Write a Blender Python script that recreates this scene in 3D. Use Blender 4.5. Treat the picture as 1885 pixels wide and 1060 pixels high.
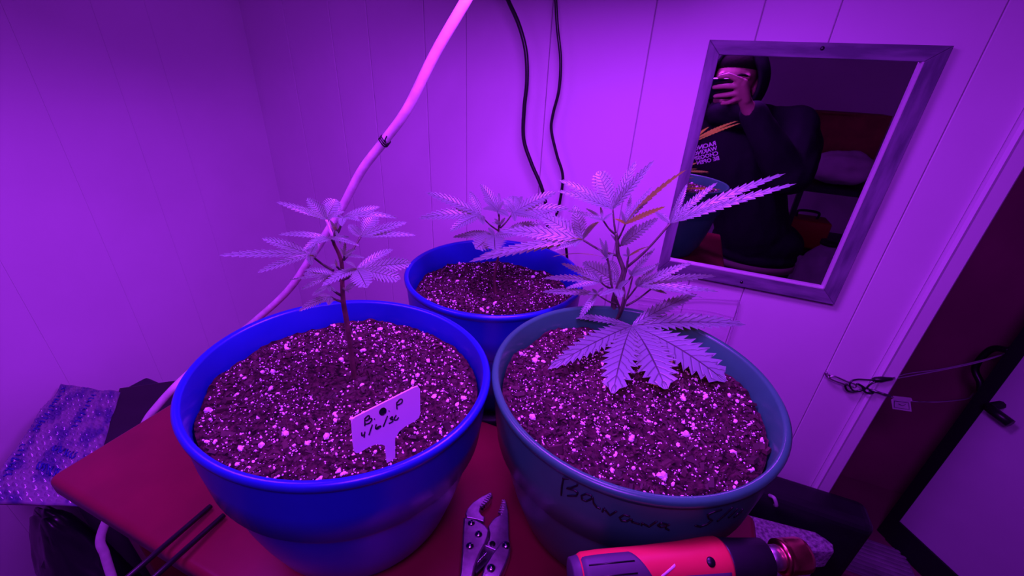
import bpy, bmesh, math, random
from mathutils import Vector, Matrix, noise
from mathutils.bvhtree import BVHTree
from math import pi, sin, cos, radians

# ------------------------------------------------------------------ reset
for o in list(bpy.data.objects):
    bpy.data.objects.remove(o, do_unlink=True)
scene = bpy.context.scene
COL = scene.collection
random.seed(7)

# ------------------------------------------------------------------ camera (solved from vanishing points)
W, H, F = 1885.0, 1060.0, 770.0
CX, CY = W / 2, H / 2
ZC = 1.50                                   # camera height above the floor
_d = Vector((862.0 - CX, 2015.0 - CY, F)).normalized()
_h = Vector((-1317.0 - CX, 8.0 - CY, F))
_h = (_h - _h.dot(_d) * _d).normalized()
XW, ZW = -_h, -_d
YW = ZW.cross(XW)
if YW.z < 0:
    YW = -YW
R = Matrix((XW, YW, ZW))                    # image frame (right, down, forward) -> world
CAM = Vector((0, 0, ZC))
cam_r = R @ Vector((1, 0, 0)); cam_u = R @ Vector((0, -1, 0)); cam_f = R @ Vector((0, 0, 1))
cd = bpy.data.cameras.new('camera'); cam = bpy.data.objects.new('camera', cd); COL.objects.link(cam)
cd.sensor_fit = 'HORIZONTAL'; cd.sensor_width = 36.0; cd.lens = F / W * 36.0
cd.clip_start = 0.004; cd.clip_end = 50
cam.matrix_world = Matrix(((cam_r.x, cam_u.x, -cam_f.x, 0), (cam_r.y, cam_u.y, -cam_f.y, 0),
                           (cam_r.z, cam_u.z, -cam_f.z, ZC), (0, 0, 0, 1)))
scene.camera = cam

# ------------------------------------------------------------------ world, lamp light, exposure
wd = bpy.data.worlds.new('world'); scene.world = wd; wd.use_nodes = True
wd.node_tree.nodes['Background'].inputs[0].default_value = (0.012, 0.004, 0.03, 1)
wd.node_tree.nodes['Background'].inputs[1].default_value = 0.25
LAMP = Vector((-0.12, 0.43, ZC + 0.175))         # lamp head over the rear and green pots
LAMP2 = Vector((-0.56, 0.16, ZC + 0.125))         # lamp head over the left end of the table
FILL_LAMP = Vector((0.02, -0.13, ZC + 0.27))         # added fill lamp above the person's hands, tilted to brighten the pot fronts
LAMP_COL = (0.42, 0.030, 1.0)
for n_, p_, e_, t_ in (('grow_light_rear', LAMP, 7.2, 0), ('grow_light_left', LAMP2, 3.6, 0), ('fill_light_front', FILL_LAMP, 7.2, 32)):
    ld = bpy.data.lights.new(n_, 'AREA'); ld.shape = 'RECTANGLE'; ld.size = 0.24; ld.size_y = 0.18
    ld.energy = e_; ld.color = LAMP_COL
    lo = bpy.data.objects.new(n_, ld); COL.objects.link(lo); lo.location = p_; lo.rotation_euler = (radians(t_), 0, 0)
scene.view_settings.view_transform = 'Standard'; scene.view_settings.look = 'None'
scene.view_settings.exposure = 0.0; scene.view_settings.gamma = 1.0
scene.view_settings.use_curve_mapping = False

# ------------------------------------------------------------------ pixel helpers
def ray(px, py):
    return R @ Vector((px - CX, py - CY, F))
def onz(px, py, z):
    r = ray(px, py); return r * ((z - ZC) / r.z) + CAM
def ony(px, py, y):
    r = ray(px, py); return r * (y / r.y) + CAM
def onx(px, py, x):
    r = ray(px, py); return r * (x / r.x) + CAM
D = 0.93                                    # mirror wall plane y = D
def mir(px, py, y):                         # a point seen in the mirror glass whose real depth is y
    p = ony(px, py, 2 * (D - 0.006) - y); return Vector((p.x, y, p.z))
def crop(x0, y0, s):
    return lambda u, v: (x0 + u / s, y0 + v / s)

# ------------------------------------------------------------------ materials
def srgb(r, g, b):
    f = lambda c: ((c / 255 + 0.055) / 1.055) ** 2.4 if c > 10 else c / 255 / 12.92
    return (f(r), f(g), f(b))
def mat(name, col, rough=0.5, metal=0.0, var=0.0, vscale=20.0, bump=0.0, bscale=80.0, spec=0.5, stretch=None, trans=0.0, coat=0.0, col2=None, detail=4.0, alpha=1.0, ior=1.45):
    m = bpy.data.materials.new(name); m.use_nodes = True
    nt = m.node_tree; b = nt.nodes['Principled BSDF']
    b.inputs['Base Color'].default_value = (*col, 1); b.inputs['Roughness'].default_value = rough
    b.inputs['Metallic'].default_value = metal; b.inputs['Specular IOR Level'].default_value = spec
    b.inputs['Transmission Weight'].default_value = trans; b.inputs['Coat Weight'].default_value = coat
    b.inputs['Alpha'].default_value = alpha; b.inputs['IOR'].default_value = ior
    vec = None
    if var or bump or col2:
        tc = nt.nodes.new('ShaderNodeTexCoord'); mp = nt.nodes.new('ShaderNodeMapping')
        nt.links.new(tc.outputs['Object'], mp.inputs['Vector'])
        if stretch: mp.inputs['Scale'].default_value = stretch
        vec = mp.outputs['Vector']
    if var or col2:
        n = nt.nodes.new('ShaderNodeTexNoise'); n.inputs['Scale'].default_value = vscale; n.inputs['Detail'].default_value = detail
        nt.links.new(vec, n.inputs['Vector'])
        rp = nt.nodes.new('ShaderNodeValToRGB')
        c2 = col2 if col2 else tuple(min(1, c * (1 + var)) for c in col)
        c1 = col if col2 else tuple(c * (1 - var) for c in col)
        rp.color_ramp.elements[0].position = 0.35; rp.color_ramp.elements[1].position = 0.65
        rp.color_ramp.elements[0].color = (*c1, 1); rp.color_ramp.elements[1].color = (*c2, 1)
        nt.links.new(n.outputs['Fac'], rp.inputs['Fac']); nt.links.new(rp.outputs['Color'], b.inputs['Base Color'])
    if bump:
        n2 = nt.nodes.new('ShaderNodeTexNoise'); n2.inputs['Scale'].default_value = bscale; n2.inputs['Detail'].default_value = 3
        nt.links.new(vec, n2.inputs['Vector'])
        bp = nt.nodes.new('ShaderNodeBump'); bp.inputs['Strength'].default_value = bump; bp.inputs['Distance'].default_value = 0.002
        nt.links.new(n2.outputs['Fac'], bp.inputs['Height']); nt.links.new(bp.outputs['Normal'], b.inputs['Normal'])
    return m
def emit(name, col, s):
    m = bpy.data.materials.new(name); m.use_nodes = True
    b = m.node_tree.nodes['Principled BSDF']; b.inputs['Base Color'].default_value = (*col, 1)
    b.inputs['Emission Color'].default_value = (*col, 1); b.inputs['Emission Strength'].default_value = s
    return m
M = {}
M['wall'] = mat('white_panelling', (0.74, 0.72, 0.74), 0.55, var=0.05, vscale=3, bump=0.05, bscale=60)
M['groove'] = mat('panel_joint', (0.58, 0.55, 0.58), 0.8)
M['trim'] = mat('white_trim', (0.78, 0.76, 0.78), 0.38)
M['ceil'] = mat('ceiling_paint', (0.6, 0.6, 0.6), 0.8, var=0.05)
M['floor'] = mat('brown_floor', (0.09, 0.035, 0.022), 0.5, var=0.3, vscale=4, stretch=(1, 8, 1))
M['rearwall'] = mat('rear_wall_paint', (0.75, 0.72, 0.75), 0.7, var=0.05, vscale=2)
M['brownwall'] = mat('brown_wall', (0.34, 0.06, 0.16), 0.7, var=0.2, vscale=3)
M['red'] = mat('red_enamel', (0.20, 0.012, 0.030), 0.33, var=0.14, vscale=9, bump=0.05, bscale=40)
M['redleg'] = mat('red_leg_enamel', (0.14, 0.010, 0.02), 0.45, var=0.1)
M['bluepot'] = mat('blue_plastic', (0.009, 0.028, 0.34), 0.30, var=0.06, vscale=14, bump=0.03, bscale=25)
M['greenpot'] = mat('teal_plastic', (0.026, 0.26, 0.095), 0.28, var=0.12, vscale=12, bump=0.04, bscale=30)
M['black'] = mat('black_plastic', (0.012, 0.012, 0.016), 0.42, var=0.2)
M['blackrub'] = mat('black_rubber', (0.010, 0.010, 0.012), 0.35)
M['ink'] = mat('black_marker', (0.004, 0.004, 0.006), 0.4)
M['whitecord'] = mat('white_cord_sheath', (0.80, 0.70, 0.74), 0.42, var=0.12, vscale=60)
M['label'] = mat('white_label_plastic', (0.82, 0.80, 0.84), 0.35)
M['perlite'] = mat('perlite', (0.85, 0.80, 0.80), 0.7)
M['chip'] = mat('bark', (0.050, 0.022, 0.020), 0.75, var=0.4, vscale=60)
M['stem'] = mat('stem_green', (0.085, 0.11, 0.06), 0.5, var=0.35, vscale=90)
M['stem2'] = mat('stem_reddish', (0.11, 0.055, 0.045), 0.5, var=0.35, vscale=90)
M['steel'] = mat('worn_steel', (0.62, 0.58, 0.60), 0.38, 1.0, var=0.18, vscale=90, bump=0.08, bscale=300)
M['darksteel'] = mat('dark_steel', (0.10, 0.10, 0.11), 0.4, 1.0)
M['chrome'] = mat('chrome', (0.75, 0.74, 0.76), 0.15, 1.0)
M['copper'] = mat('copper_nozzle', (0.70, 0.22, 0.16), 0.28, 1.0, var=0.2, vscale=40)
M['orange'] = mat('orange_plastic', (0.60, 0.045, 0.055), 0.38, bump=0.03, bscale=200)
M['greyrub'] = mat('grey_rubber', (0.055, 0.055, 0.07), 0.55)
M['frame'] = mat('grey_wood_frame', (0.10, 0.11, 0.14), 0.55, col2=(0.22, 0.22, 0.27), vscale=24, stretch=(1, 1, 1), detail=6, bump=0.08, bscale=90)
M['framev'] = mat('grey_wood_frame_upright', (0.10, 0.11, 0.14), 0.55, col2=(0.22, 0.22, 0.27), vscale=12, stretch=(6, 6, 1), detail=6, bump=0.08, bscale=90)
M['frameh'] = mat('grey_wood_frame_rail', (0.10, 0.11, 0.14), 0.55, col2=(0.22, 0.22, 0.27), vscale=12, stretch=(1, 6, 6), detail=6, bump=0.08, bscale=90)
M['lip'] = mat('pale_parts_and_lit_lip', (0.62, 0.58, 0.62), 0.35)  # pale colour; on the mirror frame it stands for lamplight
M['mirror'] = mat('silvered_glass', (0.88, 0.86, 0.89), 0.012, 1.0)
M['skin'] = mat('skin', (0.36, 0.19, 0.15), 0.5, var=0.06, vscale=30)
M['hoodie'] = mat('black_fleece', (0.012, 0.012, 0.017), 0.85, bump=0.2, bscale=160, spec=0.2)
M['hair'] = mat('dark_hair', (0.010, 0.008, 0.007), 0.95, bump=0.6, bscale=120, spec=0.1)
M['print'] = mat('white_print', (0.75, 0.75, 0.78), 0.6)
M['jeans'] = mat('dark_trousers', (0.014, 0.014, 0.02), 0.9)
M['shirt'] = mat('pale_shirt', (0.20, 0.15, 0.13), 0.8)
M['glassblk'] = mat('black_glass', (0.006, 0.006, 0.008), 0.12)
M['door'] = mat('grey_door_paint', (0.62, 0.60, 0.66), 0.5, var=0.08, vscale=3)
M['doorblk'] = mat('black_door_edge', (0.010, 0.010, 0.013), 0.5)
M['felt'] = mat('grey_carpet', (0.16, 0.15, 0.17), 0.95, col2=(0.55, 0.52, 0.56), vscale=120, bump=0.6, bscale=220)
M['mat'] = mat('grey_ribbed_mat', (0.30, 0.28, 0.31), 0.8, var=0.2)
M['cloth'] = mat('white_cotton', (0.62, 0.58, 0.58), 0.85, var=0.1, vscale=14)
M['card'] = mat('brown_cardboard', (0.26, 0.09, 0.04), 0.8, var=0.15)
M['redbox'] = mat('red_plastic', (0.40, 0.02, 0.02), 0.5)
M['jug'] = mat('cloudy_plastic', (0.55, 0.53, 0.57), 0.35, var=0.1)
M['cable'] = mat('steel_cable', (0.45, 0.43, 0.46), 0.35, 1.0)
M['bagblk'] = mat('black_bag_film', (0.014, 0.012, 0.018), 0.28, bump=0.5, bscale=18)
M['tote'] = mat('navy_tote', (0.020, 0.018, 0.035), 0.5)
M['film'] = mat('clear_film', (0.85, 0.82, 0.86), 0.12, alpha=0.16, spec=0.9)
M['eyew'] = mat('eye_white', (0.55, 0.5, 0.5), 0.2)
M['lips'] = mat('lip_skin', (0.42, 0.18, 0.16), 0.45)
M['led'] = emit('lit_led_panel', LAMP_COL, 3.0)
M['tag'] = mat('white_paper_tag', (0.75, 0.72, 0.74), 0.6)

def leaf_material():
    m = bpy.data.materials.new('leaf_blade'); m.use_nodes = True
    nt = m.node_tree; b = nt.nodes['Principled BSDF']; out = nt.nodes['Material Output']
    L = nt.links.new
    uv = nt.nodes.new('ShaderNodeUVMap'); sp = nt.nodes.new('ShaderNodeSeparateXYZ'); L(uv.outputs[0], sp.inputs[0])
    def math_(op, a, bv=None, c=None):
        n = nt.nodes.new('ShaderNodeMath'); n.operation = op
        for i, v in enumerate((a, bv, c)):
            if v is None: continue
            if isinstance(v, (int, float)): n.inputs[i].default_value = v
            else: L(v, n.inputs[i])
        return n.outputs[0]
    u = sp.outputs[0]; v = math_('ABSOLUTE', math_('MULTIPLY_ADD', sp.outputs[1], 2.0, -1.0))
    k = math_('SUBTRACT', math_('MULTIPLY', u, 12.0), math_('MULTIPLY', v, 1.5))
    fr = math_('FRACT', k); tri = math_('ABSOLUTE', math_('MULTIPLY_ADD', fr, 2.0, -1.0))     # 1 at vein
    vein = math_('POWER', tri, 7.0)
    rib = math_('LESS_THAN', v, 0.05)
    fac = math_('MAXIMUM', math_('MULTIPLY', vein, 0.65), rib)
    no = nt.nodes.new('ShaderNodeTexNoise'); no.inputs['Scale'].default_value = 120
    mx = nt.nodes.new('ShaderNodeMix'); mx.data_type = 'RGBA'
    mx.inputs['A'].default_value = (0.25, 0.44, 0.34, 1); mx.inputs['B'].default_value = (0.06, 0.09, 0.08, 1); L(fac, mx.inputs['Factor'])
    mx2 = nt.nodes.new('ShaderNodeMix'); mx2.data_type = 'RGBA'; mx2.blend_type = 'MULTIPLY'; mx2.inputs['Factor'].default_value = 0.35
    L(mx.outputs['Result'], mx2.inputs['A']); L(no.outputs['Color'], mx2.inputs['B'])
    L(mx2.outputs['Result'], b.inputs['Base Color'])
    b.inputs['Roughness'].default_value = 0.36; b.inputs['Specular IOR Level'].default_value = 0.75
    bp = nt.nodes.new('ShaderNodeBump'); bp.inputs['Strength'].default_value = 0.65; bp.inputs['Distance'].default_value = 0.0018
    L(math_('MULTIPLY', fac, -1.0), bp.inputs['Height']); L(bp.outputs['Normal'], b.inputs['Normal'])
    tr = nt.nodes.new('ShaderNodeBsdfTranslucent'); tr.inputs['Color'].default_value = (0.55, 1.0, 0.010, 1)
    ms = nt.nodes.new('ShaderNodeMixShader'); ms.inputs[0].default_value = 0.30
    L(b.outputs[0], ms.inputs[1]); L(tr.outputs[0], ms.inputs[2]); L(ms.outputs[0], out.inputs['Surface'])
    return m
M['leaf'] = leaf_material()

def soil_material():
    m = mat('potting_soil', (0.011, 0.005, 0.006), 0.9, col2=(0.075, 0.032, 0.036), vscale=160, bump=0.9, bscale=320, spec=0.15)
    return m
M['soil'] = soil_material()

def bubble_material():
    m = bpy.data.materials.new('bubble_film'); m.use_nodes = True
    nt = m.node_tree; b = nt.nodes['Principled BSDF']; L = nt.links.new
    uv = nt.nodes.new('ShaderNodeUVMap'); mp = nt.nodes.new('ShaderNodeMapping'); L(uv.outputs[0], mp.inputs[0])
    mp.inputs['Scale'].default_value = (9, 3.2, 1); 
    br = nt.nodes.new('ShaderNodeTexBrick'); L(mp.outputs[0], br.inputs['Vector'])
    br.inputs['Color1'].default_value = (0.44, 0.42, 0.48, 1); br.inputs['Color2'].default_value = (0.44, 0.42, 0.48, 1)
    br.inputs['Mortar'].default_value = (0.05, 0.06, 0.40, 1); br.inputs['Mortar Size'].default_value = 0.0
    no = nt.nodes.new('ShaderNodeTexNoise'); no.inputs['Scale'].default_value = 5; L(uv.outputs[0], no.inputs['Vector'])
    rp = nt.nodes.new('ShaderNodeValToRGB'); L(no.outputs['Fac'], rp.inputs[0])
    rp.color_ramp.elements[0].position = 0.4; rp.color_ramp.elements[0].color = (0.07, 0.06, 0.22, 1)
    rp.color_ramp.elements[1].position = 0.55; rp.color_ramp.elements[1].color = (0.24, 0.22, 0.30, 1)
    L(rp.outputs[0], b.inputs['Base Color']); b.inputs['Roughness'].default_value = 0.16; b.inputs['Specular IOR Level'].default_value = 0.9
    return m
M['bubble'] = bubble_material()

# ------------------------------------------------------------------ object helpers
def wloc(o):
    v = Vector((0, 0, 0))
    while o is not None:
        v += o.location; o = o.parent
    return v
def tag(o, label=None, cat=None, group=None, kind=None):
    if label: o['label'] = label
    if cat: o['category'] = cat
    if group: o['group'] = group
    if kind: o['kind'] = kind
    return o
def thing(name, loc, label, cat, group=None):
    o = bpy.data.objects.new(name, None); COL.objects.link(o); o.location = loc; o.empty_display_size = 0.02
    return tag(o, label, cat, group)
def link_mesh(name, me, m, parent=None, smooth=True, keep_origin=False):
    if m is not None:
        me.materials.clear(); me.materials.append(m)
    if smooth:
        me.polygons.foreach_set('use_smooth', [True] * len(me.polygons))
    me.update()
    o = bpy.data.objects.new(name, me); COL.objects.link(o)
    if parent is not None:
        o.parent = parent; o.location = -wloc(parent)
    elif not keep_origin and len(me.vertices):
        xs = [v.co for v in me.vertices]
        c = Vector(((min(v.x for v in xs) + max(v.x for v in xs)) / 2, (min(v.y for v in xs) + max(v.y for v in xs)) / 2, min(v.z for v in xs)))
        me.transform(Matrix.Translation(-c)); o.location = c
    return o
def mk(name, vf, m, parent=None, smooth=True):
    me = bpy.data.meshes.new(name); me.from_pydata([tuple(v) for v in vf[0]], [], vf[1]); me.validate()
    return link_mesh(name, me, m, parent, smooth)
def join(*parts):
    V, Fc = [], []
    for v, f in parts:
        n = len(V); V += list(v); Fc += [tuple(i + n for i in q) for q in f]
    return V, Fc
def bm_obj(name, bm, m, parent=None, smooth=False):
    bmesh.ops.recalc_face_normals(bm, faces=bm.faces)
    me = bpy.data.meshes.new(name); bm.to_mesh(me); bm.free()
    return link_mesh(name, me, m, parent, smooth)
def box_bm(lo_, hi_, bev=0.0, seg=2, rot=None, piv=None):
    bm = bmesh.new(); bmesh.ops.create_cube(bm, size=1)
    lo_, hi_ = Vector(lo_), Vector(hi_)
    for v in bm.verts:
        v.co = Vector(((lo_[i] + hi_[i]) / 2 + v.co[i] * (hi_[i] - lo_[i])) for i in range(3))
    if bev:
        bmesh.ops.bevel(bm, geom=list(bm.edges), offset=bev, segments=seg, profile=0.5, affect='EDGES')
    if rot is not None:
        bm.transform(Matrix.Translation(piv) @ rot @ Matrix.Translation(-Vector(piv)))
    return bm
def box(name, lo_, hi_, m, parent=None, bev=0.0, seg=2, rot=None, piv=None, smooth=False):
    return bm_obj(name, box_bm(lo_, hi_, bev, seg, rot, piv), m, parent, smooth)
def prism_bm(pts, vec, bev=0.0, seg=2):
    """closed outline of 3-D points extruded by vec"""
    bm = bmesh.new(); a = [bm.verts.new(p) for p in pts]; f = bm.faces.new(a)
    r = bmesh.ops.extrude_face_region(bm, geom=[f]); top = [e for e in r['geom'] if isinstance(e, bmesh.types.BMVert)]
    for v in top: v.co += Vector(vec)
    bmesh.ops.recalc_face_normals(bm, faces=bm.faces)
    if bev:
        ts = set(top)
        ed = [e for e in bm.edges if all(v in ts for v in e.verts)]
        bmesh.ops.bevel(bm, geom=ed, offset=bev, segments=seg, profile=0.5, affect='EDGES')
    return bm
def prism(name, pts, vec, m, parent=None, bev=0.0, seg=2, smooth=False):
    return bm_obj(name, prism_bm(pts, vec, bev, seg), m, parent, smooth)
def frames(pts):
    T = []
    n = len(pts)
    for i in range(n):
        t = pts[min(i + 1, n - 1)] - pts[max(i - 1, 0)]
        T.append(t.normalized() if t.length > 1e-9 else Vector((0, 0, 1)))
    a = Vector((0, 0, 1)) if abs(T[0].z) < 0.9 else Vector((1, 0, 0))
    nn = (a - a.dot(T[0]) * T[0]).normalized(); out = []
    for t in T:
        nn = nn - nn.dot(t) * t
        nn = nn.normalized() if nn.length > 1e-8 else t.orthogonal().normalized()
        out.append((t, nn, t.cross(nn)))
    return out
def tube(pts, rad, n=8, caps=True):
    pts = [Vector(p) for p in pts]
    rr = rad if isinstance(rad, (list, tuple)) else [rad] * len(pts)
    V, Fc = [], []
    for p, r, (t, a, b) in zip(pts, rr, frames(pts)):
        for k in range(n):
            th = 2 * pi * k / n; V.append(p + a * (r * cos(th)) + b * (r * sin(th)))
    for i in range(len(pts) - 1):
        for k in range(n):
            k2 = (k + 1) % n; Fc.append((i * n + k, i * n + k2, (i + 1) * n + k2, (i + 1) * n + k))
    if caps:
        Fc.append(tuple(range(n - 1, -1, -1))); e = (len(pts) - 1) * n; Fc.append(tuple(e + k for k in range(n)))
    return V, Fc
def smooth_path(pts, sub=8):
    pts = [Vector(p) for p in pts]; out = []
    P = [2 * pts[0] - pts[1]] + pts + [2 * pts[-1] - pts[-2]]
    for i in range(1, len(P) - 2):
        p0, p1, p2, p3 = P[i - 1], P[i], P[i + 1], P[i + 2]
        for k in range(sub):
            t = k / sub
            out.append(0.5 * ((2 * p1) + (p2 - p0) * t + (2 * p0 - 5 * p1 + 4 * p2 - p3) * t * t + (3 * p1 - p0 - 3 * p2 + p3) * t ** 3))
    out.append(pts[-1]); return out
def lathe(profile, c, axis=None, n=48, rfun=None, close=False):
    """profile [(r, h)]; around +Z at c, or around axis"""
    c = Vector(c); ax = Vector(axis).normalized() if axis is not None else Vector((0, 0, 1))
    if axis is None: a, b = Vector((1, 0, 0)), Vector((0, 1, 0))
    else:
        a = ax.orthogonal().normalized(); b = ax.cross(a)
    V, Fc = [], []
    for r, h in profile:
        for k in range(n):
            th = 2 * pi * k / n; q = r + (rfun(th, r, h) if rfun else 0)
            V.append(c + ax * h + a * (q * cos(th)) + b * (q * sin(th)))
    m_ = len(profile)
    for i in range(m_ - 1 + (1 if close else 0)):
        j = (i + 1) % m_
        for k in range(n):
            k2 = (k + 1) % n; Fc.append((i * n + k, i * n + k2, j * n + k2, j * n + k))
    if not close:
        if profile[0][0] > 1e-6: Fc.append(tuple(range(n - 1, -1, -1)))
        if profile[-1][0] > 1e-6: e = (m_ - 1) * n; Fc.append(tuple(e + k for k in range(n)))
    return V, Fc
def sphere(c, r, n=10, m_=7, sc=(1, 1, 1)):
    V, Fc = [], []
    for i in range(1, m_):
        ph = pi * i / m_
        for k in range(n):
            th = 2 * pi * k / n
            V.append(Vector((c[0] + r * sc[0] * sin(ph) * cos(th), c[1] + r * sc[1] * sin(ph) * sin(th), c[2] + r * sc[2] * cos(ph))))
    V.append(Vector((c[0], c[1], c[2] + r * sc[2]))); V.append(Vector((c[0], c[1], c[2] - r * sc[2])))
    for i in range(m_ - 2):
        for k in range(n):
            k2 = (k + 1) % n; Fc.append((i * n + k, (i + 1) * n + k, (i + 1) * n + k2, i * n + k2))
    t, b = len(V) - 2, len(V) - 1
    for k in range(n):
        Fc.append((t, k, (k + 1) % n)); e = (m_ - 2) * n; Fc.append((b, e + (k + 1) % n, e + k))
    return V, Fc
def struct(o, label=None, cat=None):
    return tag(o, label, cat, kind='structure')

# ================================================================== THE SETTING
XL = -1.146; XE = 0.496; CEIL = 2.35; YR = -1.55; XR = 2.1; YN = 1.46
fl = struct(box('floor', (XL - 0.1, YR - 0.1, -0.1), (XR + 0.1, YN + 0.1, 0.0), M['floor']), 'dark brown wooden floor', 'floor')
ce = struct(box('ceiling', (XL - 0.1, YR - 0.1, CEIL), (XR + 0.1, YN + 0.1, CEIL + 0.1), M['ceil']), 'plain painted ceiling above the plants', 'ceiling')
def board(name, a, b, axis, m, parent, face, thick=0.012):
    """one wall board between a and b along x (axis 0, face plane y) or along y (axis 1, face plane x)"""
    g, ch = (0.0007, 0.0012) if axis == 0 else (0.0001, 0.0003)
    if axis == 0:
        prof = [(a + g, face + thick), (a + g, face + ch), (a + g + ch, face), (b - g - ch, face), (b - g, face + ch), (b - g, face + thick)]
        pts = [Vector((x, y, 0)) for x, y in prof]
    else:
        prof = [(face - thick, a + g), (face - ch, a + g), (face, a + g + ch), (face, b - g - ch), (face - ch, b - g), (face - thick, b - g)]
        pts = [Vector((x, y, 0)) for x, y in prof]
    return prism(name, pts, (0, 0, CEIL), m, parent)
wb = struct(box('wall_back', (XL - 0.1, D + 0.006, 0), (XE - 0.004, D + 0.11, CEIL), M['groove']), 'white grooved panel wall behind the mirror', 'wall')
gx = [XL - 0.006, -1.0, -0.856, -0.747, -0.594, -0.49, -0.30, -0.105, 0.069, 0.178, 0.380, XE - 0.036]
for a, b in zip(gx[:-1], gx[1:]): board('panel', a, b, 0, M['wall'], wb, D)
wl = struct(box('wall_left', (XL - 0.11, YR, 0), (XL - 0.006, D + 0.006, CEIL), M['groove']), 'white grooved panel wall in shade beside the table', 'wall')
gy = [YR, -1.2, -0.8, -0.45, -0.1, 0.14, 0.31, 0.467, 0.60, 0.70, D]
for a, b in zip(gy[:-1], gy[1:]): board('panel', a, b, 1, M['wall'], wl, XL)
# corner trim of the doorway
prof = [(XE - 0.036, D + 0.004), (XE - 0.036, D - 0.010), (XE - 0.031, D - 0.014), (XE - 0.026, D - 0.011), (XE - 0.004, D - 0.009), (XE, D - 0.004), (XE, D + 0.115), (XE - 0.004, D + 0.115), (XE - 0.004, D + 0.004)]
struct(prism('trim_1', [Vector((x, y, 0)) for x, y in prof], (0, 0, CEIL), M['trim'], bev=0), 'white corner moulding along the doorway edge', 'trim')
struct(box('wall_rear', (XL - 0.1, YR - 0.1, 0), (XR + 0.1, YR, CEIL), M['rearwall']), 'plain dim wall behind the person', 'wall')
struct(box('wall_right', (XR, YR, 0), (XR + 0.1, YN, CEIL), M['rearwall']), 'plain dim wall across the room', 'wall')
struct(box('wall_beyond', (XE - 0.3, YN, 0), (XR + 0.1, YN + 0.1, CEIL), M['brownwall']), 'dark reddish brown wall beyond the doorway', 'wall')
struct(box('wall_passage', (XE - 0.4, D + 0.12, 0), (XE - 0.3, YN, CEIL), M['brownwall']), 'dark side wall of the passage beyond the doorway', 'wall')
struct(box('wall_doorway', (1.42, D, 0), (XR, D + 0.11, CEIL), M['rearwall']), 'far jamb wall of the doorway', 'wall')
struct(box('step_1', (XE - 0.3, D + 0.12, 0), (XR, YN, 0.235), M['brownwall'], None, 0.004), 'reddish brown raised step beyond the doorway', 'step')
# open door leaf beyond the doorway
dr = thing('door_1', (0.834, 1.25, 0.24), 'tall grey door standing open beyond the doorway', 'door'); dr['kind'] = 'structure'; del dr['category']
dv = Vector((0.57, -0.82, 0)).normalized(); dn = Vector((-dv.y, dv.x, 0)) * -1
A0 = Vector((0.834, 1.25, 0.24))
def dpt(s, t, z): return A0 + dv * s + dn * -t + Vector((0, 0, z))
def doorbox(name, s0, s1, t0, t1, z0, z1, m, bev=0.002):
    return prism(name, [dpt(s0, t0, z0), dpt(s1, t0, z0), dpt(s1, t1, z0), dpt(s0, t1, z0)], (0, 0, z1 - z0), m, dr, bev)
doorbox('door_leaf', 0.03, 0.66, 0.0, 0.04, 0.0, 2.05, M['door'])
doorbox('edge_strip', 0.0, 0.03, -0.002, 0.042, 0.0, 2.05, M['doorblk'])
doorbox('kick_rail', 0.03, 0.66, -0.006, 0.0, 0.0, 0.09, M['doorblk'])
hz = ZC - 0.68 - 0.24
mk('handle', join(tube([dpt(0.05, -0.045, hz), dpt(0.05, 0.085, hz)], 0.010, 8), tube([dpt(0.05, -0.045, hz), dpt(0.10, -0.05, hz - 0.005)], 0.011, 8), tube([dpt(0.05, 0.085, hz), dpt(0.13, 0.09, hz)], 0.011, 8)), M['blackrub'], dr)
mk('latch_hook', tube(smooth_path([dpt(0.0, 0.01, hz + .13), dpt(-0.03, 0.01, hz + .11), dpt(-0.035, 0.01, hz + .05), dpt(-0.01, 0.01, hz + .02), dpt(0.0, 0.01, hz)]), 0.008, 8), M['blackrub'], dr)

# ================================================================== GROW LAMPS AND ADDED FILL LAMP (hang just above the frame)
for P0, lbl, tl in ((LAMP, 'flat black grow lamp hanging over the teal green pot', 0), (LAMP2, 'flat black grow lamp hanging over the left end of the red table', 0), (FILL_LAMP, 'added flat black fill lamp tilted towards the pots, hanging above the person', 32)):
    rt = Matrix.Rotation(radians(tl), 4, 'X')
    lamp = thing('grow_and_fill_lamp', P0 + Vector((0, 0, 0.003)), lbl, 'lamp')
    box('housing', P0 + Vector((-0.14, -0.11, 0.008)), P0 + Vector((0.14, 0.11, 0.045)), M['black'], lamp, 0.006, rot=rt, piv=P0)
    box('led_panel', P0 + Vector((-0.12, -0.09, 0.003)), P0 + Vector((0.12, 0.09, 0.008)), M['led'], lamp, rot=rt, piv=P0)
    for sx in (-1, 1):
        for sy in (-1, 1):
            mk('hanger_wire', tube([P0 + rt @ Vector((sx * 0.12, sy * 0.09, 0.045)), P0 + Vector((0, 0, 0.30))], 0.0012, 6), M['darksteel'], lamp)
    mk('hanger_rope', tube([P0 + Vector((0, 0, 0.30)), Vector((P0.x, P0.y, CEIL))], 0.003, 6), M['black'], lamp)

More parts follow.
